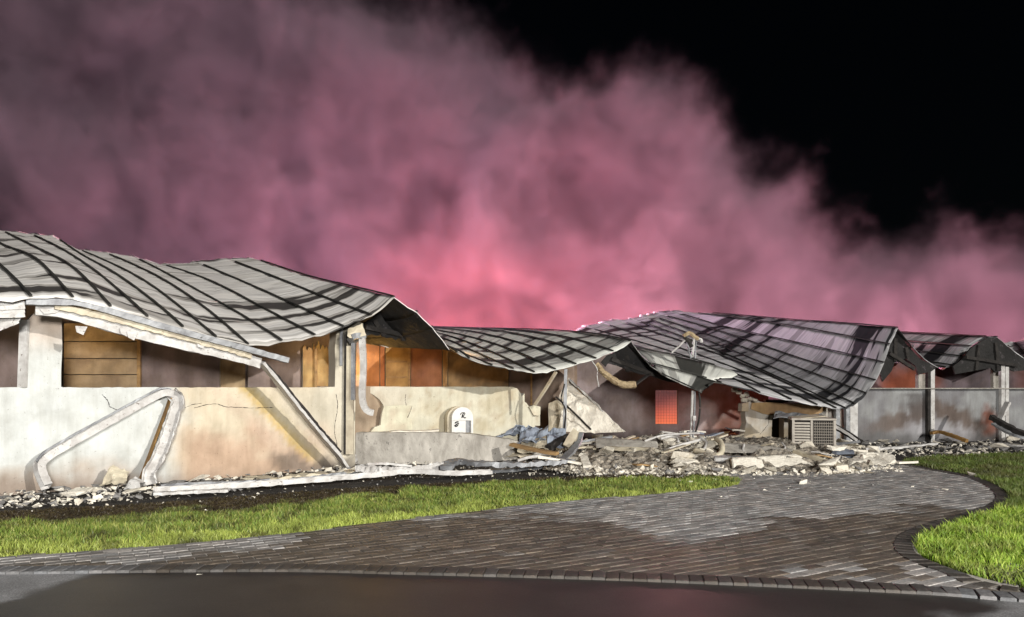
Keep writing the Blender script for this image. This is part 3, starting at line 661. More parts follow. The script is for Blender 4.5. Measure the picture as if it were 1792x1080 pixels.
# ================================================================== ROOFS
def rail(px, py, d, dr, mids, top, Lmax=13, Lmin=3):
    """seam line from the eave point back along plan direction dr through picture points"""
    f = P(px, py, d); dr = Vector((dr[0], dr[1], 0)).normalized(); pts = [f]; last = 0
    seq = list(mids)+[top]
    for i, (x, y) in enumerate(seq):
        r = (x-HX)/F; den = dr.x-r*dr.y; L = (r*f.y-f.x)/den if abs(den) > 1e-3 else Lmax
        L = min(Lmax, max(last+.25, L)) if i < len(seq)-1 else min(Lmax, max(Lmin, last+.3, L))
        dd = f.y+dr.y*L; pts.append(Vector((f.x+dr.x*L, dd, EYE-(y-HY)/F*dd))); last = L
    return pts
def roof(label, rails, mats, wob=.03, seam_w=.05, nseg=34, skip=(), seed=0, rag=.012, seamh=.03):
    rf = bpy.data.objects.new('roof', None); COL.objects.link(rf); rf.parent = B; rf['label'] = label
    RS = [resample(r, nseg, True) for r in rails]; M_ = 5
    for q in RS:
        for _ in range(10):
            q2 = [q[0]]+[(q[i-1]+q[i]*2+q[i+1])/4 for i in range(1, len(q)-1)]+[q[-1]]; q[:] = q2
    for k in range(len(RS)-1):
        if k in skip: continue
        a, b = RS[k], RS[k+1]; vs = []; uv = []; u0 = 0
        for lay in (0, 1):
            u0 = 0
            for i in range(nseg):
                if i: u0 += (a[i]-a[i-1]).length
                for j in range(M_+1):
                    t = j/M_; p = a[i].lerp(b[i], t); e = math.sin(math.pi*t)
                    w_ = wob*.45*fb(p.x*1.7+seed, p.y*1.7, 3, 3)*(.4+e)-.030*abs(fb(p.x*2.6+seed, p.y*2.6, 8, 3))*(.3+e)+.010*e*math.sin(u0*7+fb(u0, k+seed)*5)
                    if i == 0: p = p+(a[0]-a[1]).normalized()*rag*fb(t*3, k*2.2+seed)
                    if i == nseg-1: p = p+(a[-1]-a[-2]).normalized()*.35*fb(t*2, k*2.2+seed, 5)+Vector((0, 0, .04*fb(t*2, k*1.3, 9)))
                    vs.append(p+Vector((0, 0, w_-.018*lay))); uv.append((u0, (k+t)*.55))
        o_ = nseg*(M_+1); fs = []; mi = []
        for i in range(nseg-1):
            for j in range(M_):
                q = i*(M_+1)+j; f = (q, q+1, q+M_+2, q+M_+1); fs.append(f); mi.append(0); fs.append(tuple(x+o_ for x in reversed(f))); mi.append(1)
        ed = list(range(M_+1))+[i*(M_+1)+M_ for i in range(1, nseg)]+[(nseg-1)*(M_+1)+j for j in range(M_-1, -1, -1)]+[i*(M_+1) for i in range(nseg-2, 0, -1)]
        for x, y in zip(ed, ed[1:]+ed[:1]): fs.append((y, x, x+o_, y+o_)); mi.append(0)
        pn = obj('roof_panel', vs, fs, [mats, M['soot']], rf, uv=uv, mi=mi, smooth=True)
        nrm = pn.data.polygons[0].normal
        if nrm.z < 0: pn.data.flip_normals()
    for k, r in enumerate(RS):
        pts = [p+Vector((0, 0, .02)) for p in r[:-3]]
        sweep('roof_seam', pts, rect(seam_w*.68, seamh), M['seam'], rf, jit=.003, seed=k)
    return rf
DA = (-.66, .75)
def dA(px): return 1950/(183-.078*px)-.75
A = []
A.append(rail(-330, 530, dA(-330)+.6, DA, [], (-420, 400), 10, 9))
A.append(rail(-230, 528, dA(-230)+.4, DA, [], (-330, 398), 10, 9))
A.append(rail(-130, 525, dA(-130)+.2, DA, [(-170, 470)], (-260, 398), 11, 9))
A.append(rail(-30, 522, dA(-30), DA, [(-80, 455)], (-190, 395), 11, 10))
A.append(rail(54, 520, dA(54), DA, [(25, 488), (0, 465)], (-125, 395), 11, 10))
A.append(rail(127, 521, dA(127), DA, [(95, 486), (61, 451), (0, 427)], (-60, 400), 11, 10))
A.append(rail(193, 537, dA(193), DA, [(161, 500), (122, 463), (77, 441)], (0, 402)))
A.append(rail(258, 555, dA(258), DA, [(220, 520), (160, 470), (100, 432)], (49, 408)))
A.append(rail(320, 573, dA(320), DA, [(275, 533), (200, 478), (140, 445)], (92, 411)))
A.append(rail(378, 591, dA(378), DA, [(330, 550), (250, 490), (180, 455)], (130, 434)))
A.append(rail(434, 604, dA(434), DA, [(380, 556), (300, 498), (230, 462)], (177, 440)))
A.append(rail(493, 597, dA(493), DA, [(430, 556), (340, 506), (280, 473)], (228, 447)))
A.append(rail(551, 587, dA(551), DA, [(470, 545), (380, 497), (320, 474)], (275, 461)))
A.append(rail(601, 572, dA(601), DA, [(520, 536), (440, 500)], (340, 457), 12))
A.append(rail(650, 552, dA(650), DA, [(570, 522), (490, 489)], (395, 452), 12))
A.append(rail(690, 520, dA(690), DA, [(600, 498), (540, 484)], (440, 451), 12))
RA = roof('buckled pale grey standing-seam roof of the left wing', A, M['roof_a'], .05, .05, seed=1)
# far slope of the left peak, its charred underside showing
pk = A[-1][0]
A2 = [A[-1], rail(730, 546, dA(690)+.15, DA, [(690, 560)], (650, 560), 5, 4), rail(757, 573, dA(690)+.3, DA, [(715, 585)], (690, 590), 4, 3), rail(786, 611, dA(690)+.5, DA, [(765, 610)], (745, 606), 3.4, 2.4)]
roof('collapsed far slope of the left roof with charred underside', A2, M['roof_a'], .04, .045, seed=4)
# torn gable lining under the peak
def cg(px, py): return lerp((.035, .033, .034), (.075, .07, .068), sm(-.3, .4, fb(px*.04, py*.04, 3)))
PG = Plane(600, 14.9, 800, 16.3)
wall('gable_lining', PG, [(636, 590), (635, 566), (651, 556), (690, 525), (728, 550), (757, 580), (783, 610), (770, 609), (757, 604), (747, 606), (743, 602), (728, 600), (710, 597), (697, 592), (692, 596), (685, 590), (676, 592), (668, 586), (659, 588), (650, 585)], .05, M['soot'], cg, B, .12)['label'] = 'blackened torn lining under the left roof peak'
# middle roof
DB = (-.5, .866)
def dB(px): return interp([(760, 15.6), (1104, 17.7)], px)
def rb(px, py, *m): return rail(px, py, dB(px), DB, m[:-1], m[-1], 13, 6)
Bq = [rb(800, 617, (770, 602), (700, 600)), rb(821, 628, (797, 611), (700, 597)), rb(861, 640, (800, 615), (785, 606), (690, 590)), rb(898, 646, (820, 612), (773, 592), (690, 582)),
      rb(935, 652, (850, 612), (765, 583), (690, 576)), rb(972, 647, (900, 614), (830, 592), (757, 577), (690, 573)), rb(1008, 638, (950, 613), (880, 592), (800, 577), (690, 572)),
      rb(1043, 628, (980, 602), (920, 588), (850, 577), (700, 571)), rb(1073, 615, (1020, 596), (950, 583), (870, 576), (700, 571)), rb(1104, 597, (1050, 586), (1000, 580), (900, 576), (757, 573))]
roof('sagging grey-green standing-seam roof of the middle', Bq, M['roof_b'], .05, .05, seed=7)
B2 = [Bq[-1][:3], [P(1138, 640, 17.6), P(1122, 628, 18.6), P(1095, 622, 20)], [P(1186, 668, 17.5), P(1150, 652, 18.3), P(1110, 640, 19.4)]]
roof('drooping far slope of the middle roof, black underneath', B2, M['roof_b'], .05, .045, seed=9)
def ck(px, py): return (.028, .026, .022)
wall('gable_lining', Plane(1040, 17.9, 1200, 18.3), [(1052, 634), (1062, 622), (1075, 617), (1102, 602), (1122, 625), (1140, 645), (1165, 660), (1187, 670), (1170, 668), (1150, 662), (1138, 657), (1120, 655), (1100, 648), (1080, 640), (1064, 636), (1060, 642)], .04, M['soot'], ck, B, .12)['label'] = 'blackened torn lining under the middle roof peak'
# hanging pale panel at its right
HPc = [P(1112, 609, 18.9), P(1200, 626, 18.7), P(1286, 649, 18.4)]; HPb = [P(1142, 637, 17.9), P(1200, 652, 17.8), P(1261, 669, 17.6)]; HPa = [P(1158, 655, 17.3), P(1195, 672, 17.2), P(1231, 688, 17.0)]
def across(l): return l
roof('pale sheet of roof hanging down at the right end of the middle roof', [across(HPa), across(HPb), across(HPc)], M['roof_b'], .03, .035, seed=12, nseg=16)
# right roof
DD = (-.30, .95)
def dD(px): return interp([(1260, 18.6), (1571, 20.2), (1792, 22.4)], px)
def rd(px, py, *m): return rail(px, py, dD(px), DD, m[:-1], m[-1], 14, 5)
Dq = [rd(1262, 670, (1240, 662), (1150, 640), (1010, 600)), rd(1330, 688, (1285, 662), (1180, 625), (1008, 577)), rd(1385, 700, (1290, 655), (1150, 608), (1020, 571)), rd(1430, 709, (1330, 662), (1180, 606), (1040, 563)),
      rd(1463, 715, (1380, 672), (1240, 614), (1075, 558)), rd(1480, 715, (1400, 678), (1225, 601), (1100, 556)), rd(1496, 707, (1400, 664), (1240, 597), (1118, 552)),
      rd(1516, 689, (1400, 645), (1250, 590), (1132, 550)), rd(1532, 666, (1400, 628), (1270, 583), (1146, 547)), rd(1547, 635, (1400, 601), (1260, 570), (1172, 543)),
      rd(1557, 603, (1400, 573), (1280, 555), (1200, 546)), rd(1571, 574, (1480, 566), (1400, 561), (1262, 549), (1225, 547))]
roof('sooty grey banded standing-seam roof of the right wing', Dq, M['roof_d'], .06, .05, seed=14)
D2 = [Dq[-1][:3], [P(1598, 607, 20.5), P(1585, 612, 22), P(1560, 610, 24)], [P(1618, 628, 20.8), P(1604, 628, 22), P(1590, 622, 24)], [P(1642, 643, 21.2), P(1625, 641, 22.2), P(1600, 632, 23.5)]]
roof('far slope of the right roof, black underneath', D2, M['roof_d'], .04, .045, seed=18)
wall('gable_lining', PD.off(-.35), [(1545, 668), (1539, 650), (1553, 612), (1569, 580), (1590, 606), (1610, 628), (1640, 643), (1630, 650), (1607, 656), (1602, 640), (1585, 628), (1566, 634), (1560, 650)], .05, M['soot'], lambda a, b: (.04, .035, .04), B, .14)['label'] = 'blackened lining under the right roof peak'
E = [rail(px, py, d, (-.25, .97), [], t, 12, 8) for px, py, d, t in ((1642, 642, 21.6, (1560, 612)), (1655, 643, 21.7, (1562, 604)), (1669, 640, 21.9, (1565, 596)), (1682, 624, 22, (1570, 588)), (1698, 606, 22.2, (1575, 582)), (1726, 589, 22.5, (1580, 574)))]
roof('small sooty roof peak at the far right', E, M['roof_d'], .05, .045, seed=21)
E2 = [E[-1], [P(1745, 590, 22.6), P(1700, 592, 27)], [P(1765, 606, 22.8), P(1730, 606, 27)], [P(1797, 630, 23.2), P(1770, 624, 27)]]
roof('far slope of the farthest right roof peak', E2, M['roof_d'], .04, .045, seed=24)
wall('gable_lining', PD.off(-.1), [(1672, 655), (1668, 641), (1685, 628), (1700, 608), (1728, 591), (1744, 591), (1768, 611), (1796, 631), (1797, 648), (1775, 650), (1762, 645), (1742, 652), (1735, 644), (1700, 650)], .05, M['soot'], lambda a, b: (.05, .045, .055), B, .14)['label'] = 'sooty gable under the far right roof peak'
E3 = [[P(1775, 640, 23.4), P(1750, 600, 29)], [P(1800, 628, 23.6), P(1775, 598, 30)], [P(1830, 615, 23.8), P(1800, 590, 30)], [P(1870, 602, 24), P(1830, 585, 30)], [P(1930, 590, 24.3), P(1890, 578, 30)], [P(1990, 596, 24.6), P(1950, 580, 30)], [P(2050, 612, 25), P(2010, 590, 30)]]
roof('sliver of another roof slope at the far right edge', E3, M['roof_d'], .04, .045, seed=27)

for pl_, rafters in ((PG.off(.12), [((640, 572), (765, 600)), ((655, 560), (672, 588)), ((700, 545), (706, 596))]), (PD.off(-.2), [((1556, 618), (1600, 646)), ((1567, 592), (1566, 632)), ((1585, 608), (1589, 630))]),
                     (PD.off(.05), [((1690, 625), (1780, 640)), ((1712, 604), (1708, 648)), ((1742, 600), (1746, 648))]), (Plane(1040, 18.1, 1200, 18.5), [((1070, 628), (1160, 662)), ((1095, 612), (1098, 650))])):
    for i, (a_, b_) in enumerate(rafters):
        sweep('rafter', [pl_.off(-.16 if i else -.2).hit(*a_), pl_.off(-.16 if i else -.2).hit(*b_)], rect(.06, .09), M['char'], B, n=8, jit=.01, seed=i)
# ================================================================== LOOSE THINGS
def thing(o, label, cat, group=None): return tag(o, label, cat, group)
# fascia hanging from the left eave
e = empty('hanging_fascia', (-6, 10.6, 0), 'long buckled cream fascia strip drooping from the left eave down to the ground', 'fascia')
def lineA(pts, off): pl = PA.off(off); return [pl.hit(*p) for p in pts]
under(e, sweep('fascia_strip', lineA([(62, 541), (105, 545), (160, 560), (210, 575), (300, 598), (380, 616), (430, 628), (456, 636)], -.66), rect(.035, .17), M['white_metal'], jit=.007, n=36, seed=3))
under(e, sweep('fascia_strip', [PA.off(-.66).hit(456, 634), PA.off(-.6).hit(485, 668), PA.off(-.55).hit(520, 712), PA.off(-.5).hit(560, 760), PA.off(-.45).hit(590, 795), PA.off(-.42).hit(609, 822)], rect(.05, .25), M['white_metal'], jit=.007, n=26, seed=4, up=(.3, -.9, .3)))
under(e, sweep('fascia_lip', [PA.off(-.70).hit(462, 634), PA.off(-.62).hit(490, 664), PA.off(-.57).hit(526, 708), PA.off(-.52).hit(566, 756), PA.off(-.47).hit(597, 792)], rect(.02, .05), M['char'], jit=.012, n=30, seed=9))
under(e, sweep('fascia_lip', lineA([(95, 536), (160, 549), (230, 566), (300, 585), (370, 603), (440, 624)], -.72), rect(.05, .09), M['cream_metal'], jit=.012, n=50, seed=5))
for i, (x, y) in enumerate(((132, 570), (210, 573), (222, 580), (345, 596))):
    q = PA.off(-.74).hit(x, y); under(e, sheet('torn_flap', [q, q+Vector((.12, .09, -.01)), q+Vector((.08, .06, -.13)), q+Vector((.02, 0, -.09))], 3, 3, .05, .006, M['white_metal'], seed=i))
g = sweep('eave_gutter', lineA([(45, 528), (110, 529), (150, 533), (250, 562), (330, 584), (420, 608), (460, 619), (503, 631)], -.78), ushape(.11, .09), M['grey_metal'], jit=.004, n=50)
thing(g, 'grey gutter peeling off the left eave and ending in mid air', 'gutter')
e = empty('box_gutter', (-6.9, 9.9, 0), 'ribbed white box gutter torn open at the top left corner', 'gutter')
for i, y in enumerate((531, 538, 545, 552)): under(e, sweep('gutter_rib', lineA([(-200, y+4), (10, y+1), (43, y-1)], -.74-.03*(i % 2)), rect(.04, .055), M['white_metal'], jit=.004, n=22, seed=i))
q = [PA.off(-.72).hit(*p) for p in ((-4, 552), (38, 550), (34, 566), (2, 578))]
under(e, sheet('torn_flap', q, 8, 4, .08, .008, M['white_metal'], seed=2, ragged=.12))
q = [PA.off(-.70).hit(*p) for p in ((62, 536), (110, 540), (96, 548), (78, 550))]
under(e, sheet('torn_flap', q, 6, 4, .06, .008, M['white_metal'], seed=8, ragged=.15))
# bent downpipe leaning on the left wall
e = empty('bent_downpipe', (-6.6, 10.6, 0), 'buckled white gutter length folded into an upside-down V against the left wall', 'gutter')
up_arm = [PA.off(-.5).hit(82, 852), PA.off(-.42).hit(74, 835), PA.off(-.36).hit(69, 815), PA.off(-.3).hit(80, 800), PA.off(-.26).hit(105, 784), PA.off(-.2).hit(200, 731), PA.off(-.16).hit(270, 693), PA.off(-.16).hit(288, 686), PA.off(-.17).hit(303, 688)]
under(e, sweep('upper_arm', up_arm, ushape(.16, .11, .012), M['white_metal'], n=54, jit=.003, up=(.5, -.8, .2), roll=1.2))
under(e, sweep('arm_edge', [p+Vector((-.02, -.03, .06)) for p in up_arm[2:]], rect(.022, .03), M['grey_metal'], n=40, jit=.003))
low = [PA.off(-.2).hit(300, 688), PA.off(-.22).hit(312, 700), PA.off(-.26).hit(306, 722), PA.off(-.32).hit(292, 765), PA.off(-.4).hit(276, 805), PA.off(-.48).hit(262, 828), PA.off(-.52).hit(264, 848)]
under(e, sweep('lower_arm', low, ushape(.19, .11, .014), M['white_metal'], n=34, jit=.012, up=(.6, -.8, .1), roll=-.4))
under(e, sweep('rusty_strip', [PA.off(-.10).hit(298, 697), PA.off(-.16).hit(278, 752), PA.off(-.24).hit(246, 838)], rect(.12, .02), M['rust'], n=14, up=(-.66, .75, 0), roll=1.5708))
# hooked downspout at the corner
e = empty('corner_downspout', (-3.0, 14.2, 0), 'white downspout beside the corner pier, its loose foot kicked outward', 'downspout')
cq = PA.off(-.38)
under(e, sweep('elbow', [cq.off(.2).hit(613, 596), cq.hit(620, 589), cq.hit(632, 588), cq.hit(637, 592)], rect(.11, .1), M['grey_metal'], n=12, up=(0, -1, 0)))
under(e, sweep('pipe', [cq.hit(634, 592), cq.hit(636, 640), cq.hit(634, 690), cq.hit(637, 710), cq.hit(645, 720), cq.hit(652, 722)], rect(.12, .09), M['white_metal'], n=30, up=(0, -1, 0), jit=.003))
under(e, sweep('rear_pipe', [cq.off(.22).hit(619, 600), cq.off(.22).hit(618, 700)], rect(.08, .08), M['grey_metal'], n=8, up=(0, -1, 0)))
under(e, sheet('torn_flap', [cq.hit(606, 576), cq.hit(634, 566), cq.hit(636, 588), cq.hit(611, 592)], 5, 4, .1, .01, M['cream_metal'], seed=5, ragged=.1))
# concrete garden wall
def garden():
    vs = []; cs = 0; n_ = 60; top = []; F_ = []
    for i in range(n_+1):
        t = i/n_; x = 622+338*t; d = 15.15+1.5*t-.5*math.sin(t*3.14); ty = interp([(0, 757), (.45, 757), (.6, 760), (.8, 769), (.92, 783), (1, 796)], t)
        q = P(x, HY, d); h = P(x, ty, d).z+.012*fb(t*30, 1); top.append((q.x, q.y, h))
    for (x, y, h) in top:
        nx, ny = .15, .98
        vs += [(x, y, -.08), (x, y, h*.5), (x+.0, y, h-.04), (x+.03*nx, y+.03, h), (x+.24*nx, y+.24, h), (x+.26*nx, y+.26, -.08)]
    for i in range(n_):
        for j in range(5): a = i*6+j; F_.append((a, a+6, a+7, a+1))
    F_.append(tuple(range(6))); F_.append(tuple(n_*6+j for j in reversed(range(6))))
    return obj('garden_wall', vs, F_, M['concrete'])
thing(garden(), 'low curved grey concrete planter wall, stained and chalky, in front of the cream recess wall', 'garden wall')
sl = sheet('wall_slab', [P(652, 757, 15.2), P(768, 752, 15.6), P(768, 750, 15.75), P(650, 755.5, 15.4)], 10, 3, .03, .03, M['chunk_white'], seed=4); thing(sl, 'thin white plaster strip lying along the top of the planter wall', 'plaster strip')
# arched plaque with the letter
def plaque():
    e = empty('arched_plaque', (-1.1, 16.0, 0), 'white arched plaque with a script letter R against the cream recess wall', 'plaque')
    pl = PB.off(-.34); x0, x1, yb, ys = 791, 828, 758, 731
    def arch(x0, x1, yb, ys, k=14):
        c = (x0+x1)/2; r = (x1-x0)/2; ry = r*1.0
        return [(x0, yb)]+[(c-r*math.cos(math.pi*i/k), ys-ry*math.sin(math.pi*i/k)) for i in range(k+1)]+[(x1, yb)]
    def prism(name, pl, pts, th, mat):
        V = [pl.hit(*p) for p in pts]; n_ = len(V); V2 = [v+pl.n*th for v in V]
        o = obj(name, V+V2, [tuple(range(n_)), tuple(range(2*n_-1, n_-1, -1))]+[(i, (i+1) % n_, (i+1) % n_+n_, i+n_) for i in range(n_)], mat)
        bm = bmesh.new(); bm.from_mesh(o.data); bmesh.ops.recalc_face_normals(bm, faces=bm.faces[:]); bm.to_mesh(o.data); bm.free(); return under(e, o)
    # front face with a cut-out: left jamb, right jamb, top, bottom lip
    c = (x0+x1)/2; r = (x1-x0)/2
    prism('hood', pl, [(x0, 736)]+[(c-r*math.cos(math.pi*i/14), 731-r*math.sin(math.pi*i/14)) for i in range(15)]+[(x1, 736)], .07, M['white_panel'])
    prism('left_jamb', pl, [(x0, 758), (x0, 736.2), (x0+3, 736.2), (x0+3, 758)], .07, M['white_panel'])
    prism('right_jamb', pl, [(x1-3.5, 758), (x1-3.5, 736.2), (x1, 736.2), (x1, 758)], .07, M['white_panel'])
    prism('door_leaf', pl.off(.02), [(x0+3.2, 757), (x0+3.2, 736.3), (815, 736.3), (815, 757)], .03, M['white_panel'])
    prism('pane', pl.off(.05), [(815.2, 757), (815.2, 736.3), (x1-3.7, 736.3), (x1-3.7, 757)], .02, M['grey_metal'])
    prism('rear_shell', pl.off(.10), arch(783, 822, 758, 731), .14, M['cream_metal'])
    a = pl.off(-.008)
    def st(pts, r): under(e, sweep('letter', [a.hit(*p) for p in pts], circ(r, 6), M['black'], n=16, smooth=True))
    st([(808.5, 731.5), (809.4, 727), (811, 723.2)], .013)
    st([(806.2, 726), (807, 723.4), (810, 722.2), (813.4, 723), (813.2, 726), (809.8, 727.6)], .010)
    st([(809.8, 727.6), (811.6, 729.8), (813, 731.6), (815.2, 730.8)], .012)
    b = pl.off(-.004+.02)
    for pts in ([(796, 741), (799, 738.6), (802.5, 738.4)], [(797, 744.5), (800.5, 741.6), (803, 742)], [(795.5, 744), (798, 746.5), (801.5, 744)]):
        under(e, sweep('emblem', [b.hit(*p) for p in pts], circ(.016, 6), M['black'], n=8))
plaque()
# leaning white sheet, post, brace
e = empty('leaning_sheet', (1.5, 18.6, 0), 'crumpled white metal sheet leaning as a triangle behind the thin post', 'metal sheet')
under(e, sheet('large_fold', [P(994, 662, 19.2), P(1002, 668, 19.2), P(1093, 757, 17.9), P(975, 757, 18.2)], 14, 14, .09, .012, M['chunk_white'], seed=3))
under(e, sheet('small_fold', [P(990, 668, 19.1), P(996, 666, 19.0), P(984, 770, 18.6), P(957, 758, 18.8)], 8, 14, .07, .012, M['chunk_white'], seed=6))
under(e, sheet('lower_fold', [P(960, 706, 18.75), P(975, 700, 18.7), P(1035, 757, 18.2), P(960, 757, 18.4)], 10, 8, .07, .012, M['cream_metal'], seed=7))
under(e, sweep('fold_rib', [P(972, 694, 18.4), P(1000, 718, 18.3), P(1034, 752, 18.0)], rect(.035, .04), M['char'], n=14, jit=.004))
under(e, sweep('fold_edge', [P(996, 664, 18.95), P(1030, 695, 18.6), P(1068, 733, 18.3), P(1092, 756, 18.1)], rect(.05, .03), M['white_metal'], n=24, jit=.012))
e = empty('roof_post', (P(988, HY, 17.4).x, 17.4, 0), 'thin bare post still propping the sagging middle roof', 'post')
under(e, sweep('shaft', [P(987, 778, 17.4), P(989, 700, 17.4), P(990, 646, 17.4)], rect(.075, .075), M['grey_metal'], n=10, jit=.004))
under(e, sweep('peeling_strip', [P(985, 770, 17.35), P(990, 720, 17.3), P(982, 700, 17.3), P(988, 672, 17.34)], rect(.02, .03), M['char'], n=16))
thing(sweep('diagonal_brace', [P(936, 709, 17.6), P(955, 680, 17.4), P(973, 651, 17.2)], rect(.06, .06), M['cream_metal'], n=8), 'slanting cream strut from the broken wall up to the middle eave', 'brace')
# insulation roll hanging under the middle peak
e = empty('hanging_insulation', (2.6, 17.4, 0), 'curved tan roll of insulation dangling under the middle roof peak', 'insulation')
under(e, sweep('roll', [P(1044, 638, 17.4), P(1056, 652, 17.3), P(1075, 666, 17.25), P(1095, 674, 17.2), P(1112, 673, 17.2)], circ(.08, 8), M['insul'], n=26, jit=.012, taper=(.8, 1.1)))
under(e, sweep('black_strap', [P(1112, 673, 17.25), P(1125, 663, 17.5), P(1137, 655, 17.8)], rect(.09, .03), M['char'], n=8))
under(e, sweep('loose_wire', [P(1036, 632, 17.3), P(1045, 646, 17.3), P(1045, 660, 17.3), P(1048, 677, 17.3)], circ(.012, 5), M['white_metal'], n=18))
# buckled frame on the roof above the twin conduits
e = empty('service_mast', (P(1212, HY, 17.3).x, 17.3, 0), 'bent utility conduits standing in the rubble and poking up past the middle roof', 'conduit')
under(e, sweep('conduit', [P(1207, 790, 17.3), P(1210, 730, 17.3), P(1212, 684, 17.2)], circ(.028, 7), M['white_metal'], n=10, jit=.002))
under(e, sweep('conduit', [P(1211, 782, 17.32), P(1215, 730, 17.3), P(1216, 684, 17.25)], circ(.022, 7), M['grey_metal'], n=10, jit=.002))
under(e, sweep('loose_cable', [P(1216, 760, 17.5), P(1223, 735, 17.4), P(1225, 705, 17.4), P(1223, 686, 17.4)], circ(.022, 6), M['seam'], n=16))
under(e, box('junction_box', P(1215, 732, 17.2), (.07, .06, .11), M['white_metal']))
e2 = empty('mast_head', (P(1205, HY, 17.9).x, 17.9, 0), 'tangle of bent brackets and pipe stubs on the middle roof', 'bracket')
for pts, r, mt in (([(1212, 625), (1213, 606), (1214, 593)], .03, 'white_metal'), ([(1216, 627), (1217, 608), (1218, 592)], .025, 'grey_metal'), ([(1176, 617), (1190, 604), (1203, 592)], .022, 'white_metal'), ([(1210, 627), (1204, 610), (1202, 592)], .022, 'grey_metal'),
                   ([(1196, 588), (1206, 583), (1214, 588), (1222, 594)], .05, 'insul'), ([(1218, 592), (1226, 594), (1228, 600)], .035, 'white_metal'), ([(1200, 592), (1206, 600), (1211, 607)], .05, 'char'), ([(1196, 590), (1205, 594), (1212, 596)], .03, 'char')):
    under(e2, sweep('bracket_arm', [P(x, y, 18.0) for x, y in pts], circ(r, 6), M[mt], n=10, jit=.008, seed=int(pts[0][0])))
# air conditioner
def acunit():
    d = 18.0; c = G(1420, 784.0); c = Vector((P(1420, HY, d).x, d, 0)); ang = math.radians(-14)
    e = empty('air_conditioner', (c.x, c.y, 0), 'beige slatted air conditioning unit standing in the rubble before the right wing', 'air conditioner'); e.rotation_euler = (0, 0, ang)
    W, D_, H = .98, .8, .74
    def b(n, l, s, m, rot=(0, 0, 0)):
        o = box(n, l, s, m, None, 0, .006); o.parent = e; o.rotation_euler = rot; return o
    b('core', (0, 0, H/2), (W-.12, D_-.12, H-.06), M['char']); b('base_pan', (0, 0, .04), (W, D_, .06), M['ac']); b('lid', (0, 0, H), (W+.02, D_+.02, .045), M['ac'])
    for sx in (-1, 1):
        for sy in (-1, 1): b('corner_post', (sx*(W/2-.03), sy*(D_/2-.03), H/2), (.06, .06, H-.05), M['ac'])
    b('middle_post', (-.05, -D_/2+.01, H/2), (.05, .03, H-.05), M['ac'])
    for i in range(9):
        z = .11+i*.067
        b('louvre', (-.27, -D_/2+.012, z), (.38, .016, .048), M['ac'], (-.35, 0, 0))
        b('grille_bar', (.23, -D_/2+.012, z), (.48, .012, .014), M['ac'])
        b('louvre', (W/2-.012, 0, z), (.016, D_-.14, .048), M['ac'], (0, .35, 0))
    for i in range(12): b('grille_bar', (.0+i*.04, -D_/2+.006, H/2), (.008, .008, H-.1), M['ac'])
    b('fallen_flap', (-.1, 0, H+.05), (.7, .5, .02), M['cream_metal'], (.05, -.08, .3))
acunit()
# --- sheets fallen on the unit and beam ends near it
def loose(name, o, label, cat, group=None): o.name = name; return tag(o, label, cat, group)
loose('roof_flashing', sheet('roof_flashing', [P(1352, 730, 18.9), P(1436, 733, 18.6), P(1440, 727, 19.2), P(1358, 722, 19.6)], 14, 4, .09, .015, [M['grey_metal'], M['char']], seed=9, ragged=.05), 'torn dark flashing lying across the top of the air conditioner', 'flashing')
loose('charred_beam', sweep('charred_beam', [P(1452, 742, 17.9), P(1480, 757, 17.7), P(1508, 775, 17.5)], rect(.09, .12), M['char'], n=10, jit=.01), 'charred beam sloping down to the right from the air conditioner', 'beam')
loose('charred_beam', sweep('charred_beam', [P(1458, 744, 17.6), P(1485, 760, 17.4), P(1500, 771, 17.3)], rect(.05, .05), M['white_metal'], n=10, jit=.008), 'narrow white batten lying along the charred beam by the air conditioner', 'batten')

# ---------------- rubble heap
HP = [(960, 796), (1000, 778), (1050, 768), (1150, 765), (1230, 768), (1300, 760), (1380, 772), (1470, 775), (1520, 790), (1570, 806), (1560, 822), (1480, 832), (1380, 833), (1270, 832), (1180, 828), (1080, 828), (1000, 826), (950, 818)]
heap_poly = [tuple(G(*p)[:2]) for p in HP]
def dist_poly(x, y, poly):
    m = 9e9
    for i in range(len(poly)):
        ax, ay = poly[i-1]; bx, by = poly[i]; dx, dy = bx-ax, by-ay; t = max(0, min(1, ((x-ax)*dx+(y-ay)*dy)/(dx*dx+dy*dy))); m = min(m, math.hypot(x-ax-dx*t, y-ay-dy*t))
    return m
def hm(x, y):
    """height of the rubble heap"""
    if not poly_in((x, y), heap_poly): return -.03
    d = dist_poly(x, y, heap_poly); return (.17*sm(0, 1.8, d)*(.75+.9*fb(x*.9, y*.9, 4))+.09*fb(x*5, y*5, 2)*sm(0, .4, d))-.03*sm(.3, 0, d)
xs = np.arange(.3, 12.5, .09); ys = np.arange(12.0, 24.5, .09); vs = []; fs = []; nx = len(xs)
vs = [(x, y, hm(x, y)) for y in ys for x in xs]
for j in range(len(ys)-1):
    for i in range(nx-1):
        q = (j*nx+i, j*nx+i+1, (j+1)*nx+i+1, (j+1)*nx+i)
        if max(vs[k][2] for k in q) > -.029: fs.append(q)
o = obj('rubble_heap', vs, fs, M['heap'], smooth=False); struct(o, 'stuff')
bm = bmesh.new(); bm.from_mesh(o.data); bmesh.ops.delete(bm, geom=[v for v in bm.verts if not v.link_faces], context='VERTS'); bm.to_mesh(o.data); bm.free()
